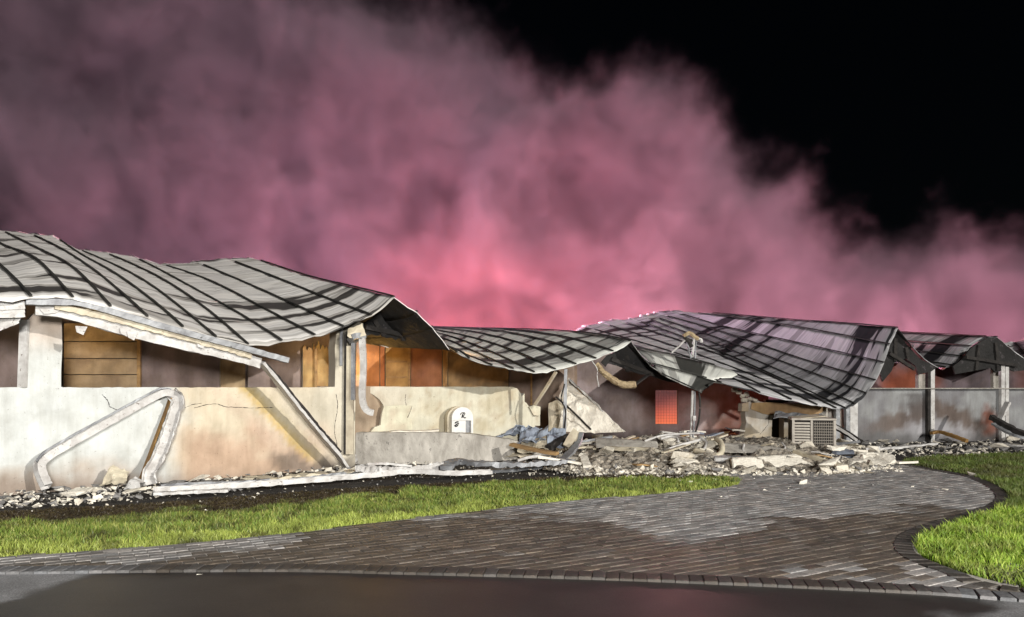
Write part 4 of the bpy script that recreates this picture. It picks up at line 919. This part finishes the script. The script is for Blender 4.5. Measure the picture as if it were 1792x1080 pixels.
# small chips: one mass
def hull(rng, s, k=9):
    bm = bmesh.new()
    for _ in range(k): bm.verts.new((rng.uniform(-1, 1)*s[0]/2, rng.uniform(-1, 1)*s[1]/2, rng.uniform(-1, 1)*s[2]/2))
    r = bmesh.ops.convex_hull(bm, input=bm.verts); bmesh.ops.delete(bm, geom=[v for v in bm.verts if not v.link_faces], context='VERTS')
    bm.verts.index_update(); V = [v.co.copy() for v in bm.verts]; F_ = [tuple(v.index for v in f.verts) for f in bm.faces]; bm.free(); return V, F_
hr = random.Random(21); HULLS = [hull(hr, (1, hr.uniform(.5, .9), hr.uniform(.35, .7)), 10) for _ in range(24)]+[hull(hr, (1.3, hr.uniform(.5, .8), .16), 9) for _ in range(12)]
from mathutils import Euler, Matrix
KEEP = [(1270, 792, 1436, 828), (1205, 794, 1286, 822), (1498, 796, 1580, 818), (1026, 796, 1084, 822), (1143, 798, 1188, 823), (986, 796, 1016, 818), (1036, 770, 1156, 793), (1258, 776, 1396, 797), (1083, 800, 1150, 822), (1480, 802, 1518, 823), (1424, 790, 1458, 808)]
def chips(name, regions, mats, seed, zf=None):
    r = random.Random(seed); V = []; F_ = []; mi = []
    for poly, n_, s0, s1 in regions:
        gp = [tuple(G(*p)[:2]) for p in poly]; x0, x1 = min(p[0] for p in poly), max(p[0] for p in poly); y0, y1 = min(p[1] for p in poly), max(p[1] for p in poly); c = 0
        while c < n_:
            px, py = r.uniform(x0, x1), r.uniform(y0, y1)
            if not poly_in((px, py), poly): continue
            if any(a <= qx <= c_ and b <= qy <= d_ for a, b, c_, d_ in KEEP for qx, qy in [(px, py)]): 
                c += .25; continue
            g_ = G(px, py); s = s0+(s1-s0)*r.random()**2.2; z = max(hm(g_.x, g_.y), -.02)
            hv, hf = HULLS[r.randrange(len(HULLS))]; m = Euler((r.uniform(-.5, .5), r.uniform(-.5, .5), r.uniform(0, 6.3))).to_matrix(); k = len(V); kind = r.choices(range(len(mats)), [.42, .38, .2][:len(mats)])[0]
            for v in hv: V.append(m @ (v*s)+Vector((g_.x, g_.y, z+s*.12)))
            F_ += [tuple(i+k for i in f) for f in hf]; mi += [kind]*len(hf); c += 1
    o = obj(name, V, F_, mats, mi=mi); struct(o, 'stuff'); return o
chips('rubble', [
    (HP, 3600, .04, .16), (HP, 2600, .02, .07), ([(980, 800), (1300, 806), (1560, 812), (1560, 836), (1300, 838), (1000, 832)], 1300, .02, .085), ([(1240, 826), (1560, 822), (1580, 850), (1260, 862)], 320, .02, .09),
    ([(1500, 806), (1580, 806), (1580, 826), (1500, 826)], 260, .05, .13), ([(1100, 832), (1700, 820), (1760, 900), (1200, 900)], 90, .015, .07), ([(0, 900), (600, 862), (1290, 836), (1290, 850), (0, 968)], 110, .012, .05), ([(300, 960), (1500, 860), (1750, 880), (1500, 1000), (400, 985)], 130, .008, .028), ([(100, 1000), (1792, 1040), (1792, 1080), (0, 1080)], 60, .006, .018), ([(640, 800), (1000, 800), (1000, 828), (640, 836)], 420, .02, .10)],
    [M['chunk'], M['chunk_white'], M['chunk_dark']], 31)
chips('wall_litter', [
    ([(-60, 856), (120, 852), (330, 838), (600, 812), (640, 822), (420, 856), (200, 876), (-60, 892)], 700, .03, .16), ([(-60, 868), (640, 822), (1000, 826), (1000, 840), (420, 872), (-60, 900)], 380, .015, .06),
    ([(1480, 775), (1640, 772), (1800, 766), (1800, 796), (1640, 796), (1560, 800)], 700, .03, .17), ([(1580, 790), (1792, 780), (1792, 800), (1600, 806)], 120, .02, .08)],
    [M['chunk_dark'], M['chunk'], M['chunk_white']], 57)
# scorched bed slightly raised
# ---------------- individual chunks
def chunk(px, py, size, mat, label, cat='rubble chunk', group=None, rot=None, k=None, seed=0, bury=.1):
    r = random.Random(seed+int(px*7)); d0 = G(px, py); z = max(hm(d0.x, d0.y), -.02)
    d = F*(EYE-z)/(py-HY); g_ = P(px, py, d); V, F_ = hull(r, (1, 1, 1), k or 12)
    V = [Vector((v.x*size[0], v.y*size[1], v.z*size[2])) for v in V]
    o = obj('rubble_chunk', V, F_, M[mat]); o.rotation_euler = rot or (r.uniform(-.3, .3), r.uniform(-.3, .3), r.uniform(0, 6.3)); o.location = (g_.x, g_.y+size[1]*.2, z+size[2]*(.5-bury))
    return tag(o, label, cat, group)
def blockc(px, py, size, mat, label, cat, rz=0, rx=0, ry=0, group=None, name='concrete_block', bev=.012, lift=0, seed=0):
    d0 = G(px, py); z = max(hm(d0.x, d0.y), -.02)+lift; d = F*(EYE-z)/(py-HY); g_ = P(px, py, d); r = random.Random(int(px)+seed)
    nx_, ny_, nz_ = max(2, int(size[0]/.12)), 2, 2; bm = bmesh.new(); bmesh.ops.create_cube(bm, size=1)
    bmesh.ops.subdivide_edges(bm, edges=bm.edges[:], cuts=3, use_grid_fill=True)
    for v in bm.verts:
        c = Vector((v.co.x*size[0], v.co.y*size[1], v.co.z*size[2])); e_ = sum(abs(abs(q)-.5) < .01 for q in v.co)
        f = .035 if e_ >= 2 else .012
        v.co = c+Vector((fb(c.x*5+px, c.y*5, c.z*5)*f*1.6, fb(c.x*5, c.y*5+px, 3)*f, fb(c.x*6, 7+px, c.z*5)*f*1.2))
    me = bpy.data.meshes.new(name); bm.to_mesh(me); bm.free(); o = link(name, me, M[mat])
    o.location = (g_.x, g_.y+size[1]*.4, z+size[2]*.45); o.rotation_euler = (rx, ry, rz); return tag(o, label, cat, group)
cr_ = random.Random(77)
GRP = 'broken plaster and concrete chunks in the rubble heap'
for i in range(140):
    while True:
        px, py = cr_.uniform(970, 1575), cr_.uniform(768, 832)
        if poly_in((px, py), HP) and not any(a <= px <= c_ and b <= py <= d_ for a, b, c_, d_ in KEEP): break
    s = cr_.uniform(.11, .30)
    chunk(px, py, (s, s*cr_.uniform(.5, .9), s*cr_.uniform(.35, .7)), cr_.choice(['chunk', 'chunk_white', 'chunk', 'chunk_dark', 'broken']), 'jagged chunk of broken plaster or concrete in the rubble heap before the collapsed middle', group=GRP, seed=i)
for i in range(34):
    px = cr_.uniform(-10, 640); t = px/640; py = (872-50*t)+cr_.uniform(-14, 10); s = cr_.uniform(.12, .34)
    chunk(px, py, (s*1.4, s, s*.28), cr_.choice(['chunk', 'chunk_white', 'chunk_dark', 'chunk_dark']), 'flat broken slab fragment on the scorched ground at the foot of the left wall', group='flat fragments along the left wall', seed=i+400)
for i in range(26):
    px = cr_.uniform(1500, 1792); py = cr_.uniform(772, 790); s = cr_.uniform(.15, .4)
    chunk(px, py, (s*1.3, s*.8, s*.35), cr_.choice(['chunk_dark', 'chunk', 'chunk_dark']), 'sooty fragment on the black ground at the foot of the right wall', group='sooty fragments along the right wall', seed=i+800)
for i, (px, py, s, l) in enumerate(((1188, 845, .09, 'lone white chip on the grass, farthest left near the driveway corner'), (1210, 848, .13, 'flat pale chip lying on the grass by the driveway corner'), (1250, 843, .10, 'bright white chip at the tip of the grass strip'), (1262, 873, .09, 'white chip on the pavers just off the tip of the grass strip'),
        (1706, 836, .2, 'white crumpled lump at the edge of the right lawn'), (1597, 855, .1, 'small white chip on the pavers near the rubble'), (1655, 860, .11, 'white chip on the pavers toward the right lawn'), (1408, 850, .22, 'white lump in front of the long plank'), (348, 1008, .05, 'tiny pebble on the dark asphalt'))):
    chunk(px, py, (s, s*.8, s*.5), 'chunk_white', l, 'chip', seed=i+70)
# large pieces
def prismpx(name, front, depth, mat, label, cat, bev=.02, jit=.012):
    """a slab whose front face is drawn at given picture points with their own depths, pushed back by depth"""
    V = [P(*p) for p in front]; n_ = len(V); back = [v+Vector(depth) for v in V]
    o = obj(name, V+back, [tuple(range(n_)), tuple(range(2*n_-1, n_-1, -1))]+[(i, i+n_, (i+1) % n_+n_, (i+1) % n_) for i in range(n_)], M[mat])
    bm = bmesh.new(); bm.from_mesh(o.data); bmesh.ops.recalc_face_normals(bm, faces=bm.faces[:]); bmesh.ops.bevel(bm, geom=bm.edges[:], offset=bev, segments=1, affect='EDGES')
    bmesh.ops.subdivide_edges(bm, edges=[e for e in bm.edges if e.calc_length() > .25], cuts=5)
    bmesh.ops.triangulate(bm, faces=bm.faces[:])
    for v in bm.verts: v.co += Vector((fb(v.co.x*6, v.co.y*6, v.co.z*6), fb(v.co.x*6+9, v.co.y*6, v.co.z*6), fb(v.co.x*6, v.co.y*6+9, v.co.z*6)))*jit
    bm.to_mesh(o.data); bm.free(); return tag(o, label, cat)
prismpx('fallen_wall_slab', [(1283, 825, 13.3), (1281, 802, 13.6), (1395, 795, 14.0), (1426, 814, 13.8), (1424, 816, 13.6), (1330, 824, 13.4)], (.05, .35, -.02), 'chunk_white', 'long bright cream slab of fallen wall lying at the front of the rubble', 'wall slab')
prismpx('fallen_wall_slab', [(1211, 815, 14.0), (1213, 798, 14.4), (1248, 792, 14.6), (1250, 812, 14.1)], (.05, .3, 0), 'chunk_white', 'squarish cream wall fragment left of the long bright slab', 'wall slab')
prismpx('hollow_duct', [(1252, 818, 13.7), (1250, 801, 13.9), (1283, 800, 13.9), (1282, 820, 13.6)], (.02, .4, 0), 'white_metal', 'white boxy duct end with a dark opening beside the long bright slab', 'duct')
prismpx('duct_opening', [(1255, 816, 13.66), (1254, 808, 13.7), (1271, 808, 13.7), (1271, 817, 13.66)], (0, .05, 0), 'char', 'dark square mouth of the white boxy duct in the rubble', 'duct opening', .004, .002)  # solid dark plate stands in for the shade inside the duct
prismpx('boulder', [(1505, 812, 14.2), (1507, 800, 14.5), (1520, 795, 14.6), (1545, 794, 14.7), (1566, 797, 14.6), (1573, 804, 14.4), (1570, 813, 14.2), (1540, 813, 14.1)], (.03, .4, -.02), 'chunk_white', 'rounded cream lump of masonry at the right end of the rubble', 'masonry lump', .05, .06)
prismpx('stone_block', [(1486, 820, 13.9), (1487, 806, 14.1), (1512, 806, 14.1), (1514, 821, 13.85)], (.03, .3, 0), 'chunk_white', 'cream block beside the rounded masonry lump', 'block', .03, .04)
prismpx('stone_block', [(1033, 818, 14.2), (1032, 806, 14.5), (1060, 803, 14.6), (1078, 804, 14.5), (1078, 816, 14.2)], (.03, .3, 0), 'chunk_white', 'cream building block with a pitted face at the left end of the rubble', 'block')
prismpx('stone_block', [(1148, 820, 14.1), (1147, 805, 14.4), (1180, 801, 14.6), (1182, 817, 14.2)], (.03, .3, 0), 'chunk_white', 'cream block in the middle front of the rubble', 'block', .03, .03)
prismpx('stone_block', [(993, 815, 14.4), (992, 801, 14.8), (1010, 801, 14.8), (1012, 815, 14.4)], (.03, .3, 0), 'chunk', 'pale block upright at the far left of the rubble', 'block')
prismpx('stone_block', [(1428, 806, 14.8), (1427, 794, 15.2), (1452, 793, 15.2), (1455, 805, 14.9)], (.03, .3, 0), 'chunk', 'grey-white block half buried below the air conditioner', 'block')
prismpx('broken_tube', [(1462, 802, 14.9), (1460, 790, 15.3), (1497, 788, 15.4), (1499, 801, 15.0)], (.03, .3, 0), 'blue_sheet', 'bluish grey bent sheet lump right of the air conditioner', 'metal lump', .04, .03)
prismpx('clay_beam', [(1092, 816, 14.9), (1085, 800, 15.2), (1147, 806, 15.0), (1146, 820, 14.6)], (.05, .25, 0), 'broken', 'brown ribbed masonry beam lying in the rubble', 'beam', .02, .02)
prismpx('concrete_beam', [(1042, 784, 15.9), (1041, 768, 16.4), (1150, 772, 16.2), (1152, 784, 15.9)], (.05, .35, 0), 'concrete', 'long grey concrete beam lying behind the rubble', 'beam')
prismpx('timber_board', [(1058, 788, 15.5), (1055, 782, 15.7), (1144, 784, 15.6), (1146, 791, 15.4)], (.05, .2, 0), 'cream_metal', 'thin cream board lying below the grey concrete beam', 'board')
prismpx('concrete_beam', [(1262, 792, 15.0), (1262, 776, 15.5), (1330, 780, 15.5), (1392, 788, 15.2), (1390, 795, 15.0)], (.05, .35, 0), 'concrete', 'layered grey slab behind the long bright slab', 'slab')
prismpx('fallen_wall_slab', [(1378, 792, 15.4), (1376, 781, 15.9), (1393, 780, 15.9), (1392, 792, 15.4)], (.05, .25, 0), 'chunk', 'small upright block left of the air conditioner foot', 'block')
def plank(name, pts, a, b, mat, label, cat, **k): return tag(sweep(name, [P(*p) for p in pts], rect(a, b), M[mat], **k), label, cat)
plank('long_plank', [(1392, 790, 14.6), (1440, 806, 13.9), (1500, 824, 13.3), (1549, 837, 12.75)], .13, .07, 'cream_metal', 'long pale plank sloping down to the right over the front of the rubble', 'plank', n=16, jit=.004)
plank('broken_plank', [(1385, 792, 14.7), (1405, 806, 14.2), (1428, 818, 13.8)], .10, .06, 'chunk_white', 'short pale plank beside the upper end of the long plank', 'plank', n=8, jit=.006)
plank('metal_strip', [(1148, 796, 15.4), (1180, 782, 15.6), (1230, 768, 15.8)], .05, .05, 'white_metal', 'straight pale strip rising to the right through the middle of the rubble', 'strip', n=8, jit=.004)
plank('metal_strip', [(1240, 796, 15.0), (1290, 800, 14.6), (1345, 798, 14.4)], .06, .03, 'grey_metal', 'thin grey strip lying above the long bright slab', 'strip', n=8, jit=.004)
plank('metal_strip', [(1262, 783, 15.6), (1330, 788, 15.4), (1390, 792, 15.2)], .05, .05, 'white_metal', 'white rail lying along the layered grey slab', 'rail', n=8, jit=.004)
plank('white_stake', [(1572, 810, 14.2), (1600, 809, 14.3), (1606, 808.5, 14.3)], .05, .04, 'chunk_white', 'short white stick at the right end of the rubble', 'stick')
def hose(pts, r, mat, label, cat='pipe', n=30): return tag(sweep('bent_pipe', [P(*p) for p in pts], circ(r, 8), M[mat], n=n, smooth=True, jit=.002), label, cat)
hose([(1222, 800, 15.0), (1230, 789, 15.2), (1236, 775, 15.6), (1226, 766, 15.8), (1222, 764, 15.9)], .03, 'white_metal', 'curled white conduit at the foot of the twin conduits')
hose([(1254, 768, 15.6), (1262, 776, 15.3), (1263, 790, 15.0), (1254, 798, 14.8), (1240, 796, 14.9), (1215, 788, 15.1)], .06, 'cream_metal', 'thick cream pipe curled like a hook in the rubble')
hose([(1156, 768, 16.2), (1172, 764, 16.3), (1184, 767, 16.2), (1187, 773, 16.0)], .03, 'white_metal', 'small white looped pipe on top of the rubble')
hose([(1128, 772, 16.2), (1160, 762, 16.4), (1200, 759, 16.5), (1224, 758, 16.5)], .025, 'white_metal', 'thin white rod resting on the back of the rubble')
hose([(1302, 778, 15.4), (1300, 786, 15.2), (1302, 792, 15.1)], .025, 'white_metal', 'short white bracket over the layered grey slab')
hose([(1368, 775, 15.8), (1374, 784, 15.6), (1360, 790, 15.4)], .02, 'white_metal', 'thin bent white wire left of the air conditioner')
for (p, q_, l) in ((((1066, 795), (1110, 788)), .05, 'loose cream lath in the left of the rubble'), (((1040, 800), (1075, 785)), .04, 'loose slanting lath by the pitted block'), (((1300, 800), (1352, 806)), .05, 'pale lath partly buried behind the bright slab'), (((1470, 786), (1506, 794)), .05, 'pale lath right of the air conditioner'), (((1160, 812), (1210, 800)), .05, 'pale lath across the middle of the rubble')):
    a_, b_ = G(*p[0]), G(*p[1]); a_.z = max(0, hm(a_.x, a_.y))+.1; b_.z = max(0, hm(b_.x, b_.y))+.14; tag(sweep('lath', [a_, b_], rect(.07, .03), M['cream_metal'], n=6, jit=.006), l, 'lath')
sr = random.Random(5)
for i in range(34):
    while True:
        px, py = sr.uniform(990, 1565), sr.uniform(768, 822)
        if poly_in((px, py), HP) and not any(a <= px <= c_ and b <= py <= d_ for a, b, c_, d_ in KEEP): break
    L_ = sr.uniform(.35, .75)
    chunk(px, py, (L_, L_*sr.uniform(.4, .7), sr.uniform(.07, .16)), sr.choice(['chunk_white', 'chunk_white', 'chunk', 'broken']), 'broad pale slab of broken wall lying tilted in the rubble heap', 'wall slab', 'broad pale slabs in the rubble heap', rot=(sr.uniform(-.45, .3), sr.uniform(-.35, .35), sr.gauss(0, .6)), k=14, seed=i+1500, bury=.0)
br = random.Random(99)
for i in range(46):
    while True:
        px, py = br.uniform(985, 1560), br.uniform(764, 824)
        if poly_in((px, py), HP) and not any(a <= px <= c_ and b <= py <= d_ for a, b, c_, d_ in KEEP): break
    g_ = G(px, py); L_ = br.uniform(.3, 1.1); an = br.gauss(.1, .5); dv = Vector((math.cos(an), math.sin(an), br.uniform(-.22, .22)))*L_/2; g_.z = hm(g_.x, g_.y)+br.uniform(.08, .16)
    o = sweep('board', [g_-dv, g_-dv*.2+Vector((0, 0, br.uniform(-.03, .03))), g_+dv], rect(br.uniform(.06, .2), br.uniform(.015, .05)), M[br.choice(['cream_metal', 'white_metal', 'chunk_white', 'chunk_white', 'grey_metal', 'char', 'wood', 'blue_sheet'])], n=7, jit=.007, seed=i)
    tag(o, 'splintered board or metal strip lying loose in the rubble heap before the collapsed middle', 'board', 'loose boards in the rubble heap')
# bin lid like pan and trailing sheet at the left of the heap
e = empty('crumpled_downspout', (1.4, 15.5, 0), 'crushed grey downspout curling up from the ground at the left end of the rubble', 'downspout')
under(e, sweep('flat_end', [P(992, 782, 15.6), P(1001, 768, 15.7), P(1012, 757, 15.8)], rect(.26, .05), M['cream_metal'], n=10, jit=.006, up=(0, -.8, .5), taper=(.7, 1)))
under(e, sweep('rim', [P(1018, 758, 15.75), P(1014, 772, 15.6), P(1004, 788, 15.3)], rect(.09, .05), M['grey_metal'], n=12, jit=.006))
under(e, sweep('tail', [P(1012, 775, 15.5), P(995, 795, 15.0), P(968, 812, 14.4), P(900, 822, 13.9), P(820, 826, 13.5)], rect(.2, .06), M['grey_metal'], n=30, jit=.010, taper=(.7, 1.1)))
# blue-grey sheets behind the planter
e = empty('bluish_sheets', (.6, 16.6, 0), 'heap of bluish crumpled sheets between the planter wall and the leaning white sheet', 'metal sheets')
under(e, sheet('sheet_fold', [P(845, 776, 16.2), P(905, 752, 16.5), P(948, 746, 17.2), P(880, 765, 17.0)], 14, 8, .16, .012, M['blue_sheet'], seed=3))
under(e, sheet('sheet_fold', [P(905, 776, 16.0), P(955, 776, 15.9), P(960, 748, 16.6), P(912, 748, 16.8)], 12, 8, .2, .012, M['blue_sheet'], seed=8))
under(e, sheet('sheet_fold', [P(958, 780, 15.9), P(992, 782, 15.8), P(990, 755, 16.6), P(958, 750, 16.6)], 8, 8, .15, .012, M['blue_sheet'], seed=13))
under(e, sheet('sheet_fold', [P(905, 790, 15.7), P(960, 788, 15.6), P(958, 768, 16.2), P(915, 770, 16.3)], 12, 6, .12, .012, M['cream_metal'], seed=11))
plank('charred_timber', [(960, 785, 15.7), (978, 772, 16.0), (996, 764, 16.2)], .12, .12, 'char', 'black timber end beside the bluish sheets', 'timber', n=8, jit=.01)
plank('scorched_plank', [(895, 778, 15.6), (940, 788, 15.3), (975, 794, 15.1)], .18, .06, 'wood', 'scorched orange-tinged plank in front of the bluish sheets', 'plank', n=10, jit=.008)
# long strips at the foot of the left wing and planter
def strip(pts, a, b, mat, label, n=40, jit=.008, cat='strip', name='fallen_strip', prof=None):
    V = [G(x, y, z) for x, y, z in pts]; return tag(sweep(name, V, prof or rect(a, b), M[mat], n=n, jit=jit, seed=int(pts[0][0])), label, cat)
strip([(270, 858, .05), (400, 850, .05), (520, 842, .05), (640, 832, .06), (727, 824, .10), (780, 828, .06), (860, 826, .05)], .11, .05, 'white_metal', 'long white gutter strip lying on the ground from the left wing past the planter', 70, prof=ushape(.13, .07))
strip([(270, 864, .03), (330, 861, .03), (400, 858, .03)], .14, .04, 'white_metal', 'short white strip lying in front of the long gutter strip', 20)
strip([(280, 850, .05), (330, 846, .05), (430, 843, .05), (560, 832, .05), (622, 826, .05)], .08, .04, 'grey_metal', 'grey strip lying between the left wall and the long gutter strip', 40)
strip([(624, 820, .12), (660, 822, .1), (700, 824, .08), (755, 818, .1), (790, 812, .12)], .14, .10, 'white_metal', 'crushed white gutter length below the planter wall', 40, .02, prof=ushape(.16, .1))
strip([(780, 818, .12), (800, 808, .16), (850, 812, .14), (930, 812, .12), (1000, 806, .14)], .2, .08, 'grey_metal', 'crushed grey flashing length at the right foot of the planter wall', 46, .02)
strip([(642, 812, .2), (680, 812, .16), (720, 816, .1)], .05, .04, 'white_metal', 'thin white offcut against the foot of the planter wall', 16)
strip([(430, 838, .06), (450, 833, .08), (480, 838, .06), (520, 832, .08), (580, 828, .06), (630, 824, .06)], .2, .02, 'cream_metal', 'ragged cream strip of sheet along the foot of the left wall', 30, .02)
def crumple(name, px, py, w_, h, mat, label, seed):
    g_ = G(px, py); d = g_.y; a_ = Vector((g_.x-w_/2, d, 0)); b_ = Vector((g_.x+w_/2, d-.05, .02)); c_ = Vector((g_.x+w_/2-.1, d+.25, h*.7)); e_ = Vector((g_.x-w_/4, d+.22, h))
    return tag(sheet(name, [a_, b_, c_, e_], 10, 8, .12, .012, M[mat], seed=seed, ragged=.08), label, 'metal sheet')
crumple('bent_sheet', 200, 852, .42, .26, 'cream_metal', 'small folded cream sheet standing against the left wall inside the V-shaped gutter', 3)
crumple('bent_sheet', 232, 858, .25, .16, 'white_metal', 'crumpled white scrap at the foot of the V-shaped gutter', 6)
crumple('bent_sheet', 615, 812, .3, .22, 'white_metal', 'crumpled white scrap where the fascia meets the ground', 8)
crumple('bent_sheet', 905, 800, .7, .2, 'cream_metal', 'cream scrap sheet in front of the right end of the planter wall', 12)
plank('white_beam', [(905, 806, 15.0), (925, 800, 15.1), (945, 797, 15.2)], .08, .05, 'white_metal', 'short white beam by the right end of the planter wall', 'beam', n=6, jit=.004)
# right-hand debris
plank('leaning_board', [(1747, 742, 20.3), (1755, 722, 20.35), (1764, 704, 20.4)], .16, .06, 'white_metal', 'pale board leaning against the wall at the far right', 'board', n=8, jit=.004)
plank('charred_beam', [(1735, 730, 20.2), (1765, 748, 19.7), (1800, 764, 19.2)], .14, .14, 'char', 'charred beam sloping down at the far right', 'beam', n=12, jit=.014)
plank('charred_beam', [(1738, 742, 19.9), (1770, 760, 19.2), (1800, 768, 19)], .10, .06, 'grey_metal', 'ashen batten below the charred beam at the far right', 'batten', n=12, jit=.01)
plank('white_rail', [(1746, 776, 18.8), (1775, 780, 18.5), (1792, 781, 18.4)], .1, .04, 'white_metal', 'pale strip lying on the black ground at the far right', 'strip', n=8, jit=.006)
plank('fallen_downspout', [(1630, 758, 19.8), (1645, 756, 19.8), (1668, 763, 19.3), (1692, 772, 18.9)], .1, .08, 'rust', 'brown burnt pipe lying at the foot of the right wing post', 'pipe', n=16, jit=.006)
plank('fallen_strip', [(1530, 786, 17.6), (1580, 782, 17.9), (1638, 776, 18.4)], .12, .05, 'white_metal', 'long ashy strip lying along the foot of the right wall', 'strip', n=20, jit=.014)
blockc(1748, 768, (.35, .2, .12), 'chunk', 'pale block lying among the charred beams at the far right', 'block', .2)
blockc(1775, 770, (.3, .2, .12), 'chunk', 'pale block at the far right edge of the picture beside the charred beams', 'block', -.1)

# ================================================================== SMOKE
def smoke():
    x0, x1, y0, y1, z0, z1 = -60, 52, 39, 56, 1.0, 40
    m = bpy.data.materials.new('smoke'); m.use_nodes = True; n = m.node_tree; n.nodes.clear()
    out = N(n, 'ShaderNodeOutputMaterial'); pv = N(n, 'ShaderNodeVolumePrincipled'); pv.inputs['Color'].default_value = (.42, .33, .40, 1); pv.inputs['Density'].default_value = 1.0; pv.inputs['Anisotropy'].default_value = 0.0
    n.links.new(pv.outputs[0], out.inputs['Volume'])
    ng = bpy.data.node_groups.new('smoke_plume', 'GeometryNodeTree'); ng.interface.new_socket('Geometry', in_out='INPUT', socket_type='NodeSocketGeometry'); ng.interface.new_socket('Geometry', in_out='OUTPUT', socket_type='NodeSocketGeometry')
    go = ng.nodes.new('NodeGroupOutput'); vc = ng.nodes.new('GeometryNodeVolumeCube'); sm_ = ng.nodes.new('GeometryNodeSetMaterial'); sm_.inputs['Material'].default_value = m
    vc.inputs['Min'].default_value = (x0, y0, z0); vc.inputs['Max'].default_value = (x1, y1, z1)
    vc.inputs['Resolution X'].default_value = 460; vc.inputs['Resolution Y'].default_value = 68; vc.inputs['Resolution Z'].default_value = 160
    L = ng.links.new; pos = ng.nodes.new('GeometryNodeInputPosition').outputs[0]
    def mth(op, *a, clamp=False):
        q = ng.nodes.new('ShaderNodeMath'); q.operation = op; q.use_clamp = clamp
        for i, v in enumerate(a):
            if isinstance(v, bpy.types.NodeSocket): L(v, q.inputs[i])
            else: q.inputs[i].default_value = v
        return q.outputs[0]
    def nz(scale, det, rough, dist=0, off=(0, 0, 0), sc=(1, 1, 1)):
        va = ng.nodes.new('ShaderNodeVectorMath'); va.operation = 'MULTIPLY_ADD'; L(pos, va.inputs[0]); va.inputs[1].default_value = sc; va.inputs[2].default_value = off
        t = ng.nodes.new('ShaderNodeTexNoise'); L(va.outputs[0], t.inputs['Vector']); t.inputs['Scale'].default_value = scale; t.inputs['Detail'].default_value = det; t.inputs['Roughness'].default_value = rough; t.inputs['Distortion'].default_value = dist; return t.outputs[0]
    sp = ng.nodes.new('ShaderNodeSeparateXYZ'); L(pos, sp.inputs[0]); X, Y, Z = sp.outputs
    fc = ng.nodes.new('ShaderNodeFloatCurve'); tab = [(x*1.17, 1.5+(z-1.5)*1.17) for x, z in [(-51, 36), (-20, 27), (-13, 24.5), (-6, 22.5), (-1.2, 21), (3.0, 18.4), (7.4, 18.0), (10.4, 15.6), (11.6, 13.8), (14.4, 13.8), (15.8, 11.2), (17.9, 9.6), (22.3, 10.4), (26, 9.6), (32, 9.0), (44.4, 8)]]
    cm = fc.mapping.curves[0]
    pts = [((a-x0)/(x1-x0), b/48) for a, b in tab]
    cm.points[0].location = pts[0]; cm.points[1].location = pts[-1]
    for p in pts[1:-1]: cm.points.new(*p)
    for p in cm.points: p.handle_type = 'VECTOR'
    fc.mapping.update(); L(mth('DIVIDE', mth('SUBTRACT', X, x0), x1-x0), fc.inputs['Value']); top = mth('MULTIPLY', fc.outputs[0], 48)
    n1 = nz(.17, 6, .58, .7); n2 = nz(.5, 5, .62, .4, (9, 3, 5)); n4 = nz(1.3, 4, .65, .3, (2, 8, 4)); n3 = nz(.085, 2, .5, 0, (30, 1, 2))
    lump = mth('ADD', mth('MULTIPLY', mth('SUBTRACT', n1, .5), 7.0), mth('ADD', mth('MULTIPLY', mth('SUBTRACT', n2, .5), 3.4), mth('MULTIPLY', mth('SUBTRACT', n4, .5), 2.4)))
    s = mth('ADD', mth('SUBTRACT', top, Z), mth('MULTIPLY', lump, 1.0))
    a = mth('DIVIDE', s, 3.6, clamp=True)
    fr = mth('DIVIDE', mth('ADD', mth('SUBTRACT', Y, 41.5), mth('MULTIPLY', lump, 1.1)), 3.0, clamp=True)
    bk = mth('DIVIDE', mth('SUBTRACT', y1-.3, Y), 2.0, clamp=True)
    body = mth('ADD', mth('ADD', mth('MULTIPLY', mth('SUBTRACT', n1, .36, clamp=True), 1.5), mth('MULTIPLY', mth('SUBTRACT', n2, .45, clamp=True), .9)), .15)
    big = mth('ADD', mth('MULTIPLY', mth('SUBTRACT', n3, .3, clamp=True), 1.2), .5)
    d = mth('MULTIPLY', mth('MULTIPLY', mth('MULTIPLY', a, a), mth('MULTIPLY', fr, bk)), mth('MULTIPLY', body, big)); d = mth('MULTIPLY', d, .9)
    L(d, vc.inputs['Density']); L(vc.outputs[0], sm_.inputs[0]); L(sm_.outputs[0], go.inputs[0])
    me = bpy.data.meshes.new('smoke'); me.materials.append(m); o = bpy.data.objects.new('smoke', me); COL.objects.link(o)
    md = o.modifiers.new('plume', 'NODES'); md.node_group = ng; struct(o, 'stuff', 'billowing pink and violet smoke lit red from below'); return o
smoke()
# fire light inside the rooms
lamp('ember_glow', (-3.2, 16.9, 1.9), 38, (1, .55, .14), .25)
lamp('ember_glow', (-1.2, 17.5, 2.3), 30, (1, .55, .2), .3)
lamp('ember_glow', tuple(PA.off(1.2).hit(170, 590)-Vector((0, 0, -.1))), 12, (1, .68, .3), .2)
lamp('ember_glow', tuple(PA.off(1.2).hit(560, 600)), 12, (1, .68, .3), .2)
lamp('ember_glow', tuple(PD.off(1.4).hit(1592, 660)), 4, (1, .2, .08), .3)
lamp('ember_glow', tuple(PC.off(-1.4).hit(1290, 720)), 5, (1, .3, .15), .3)
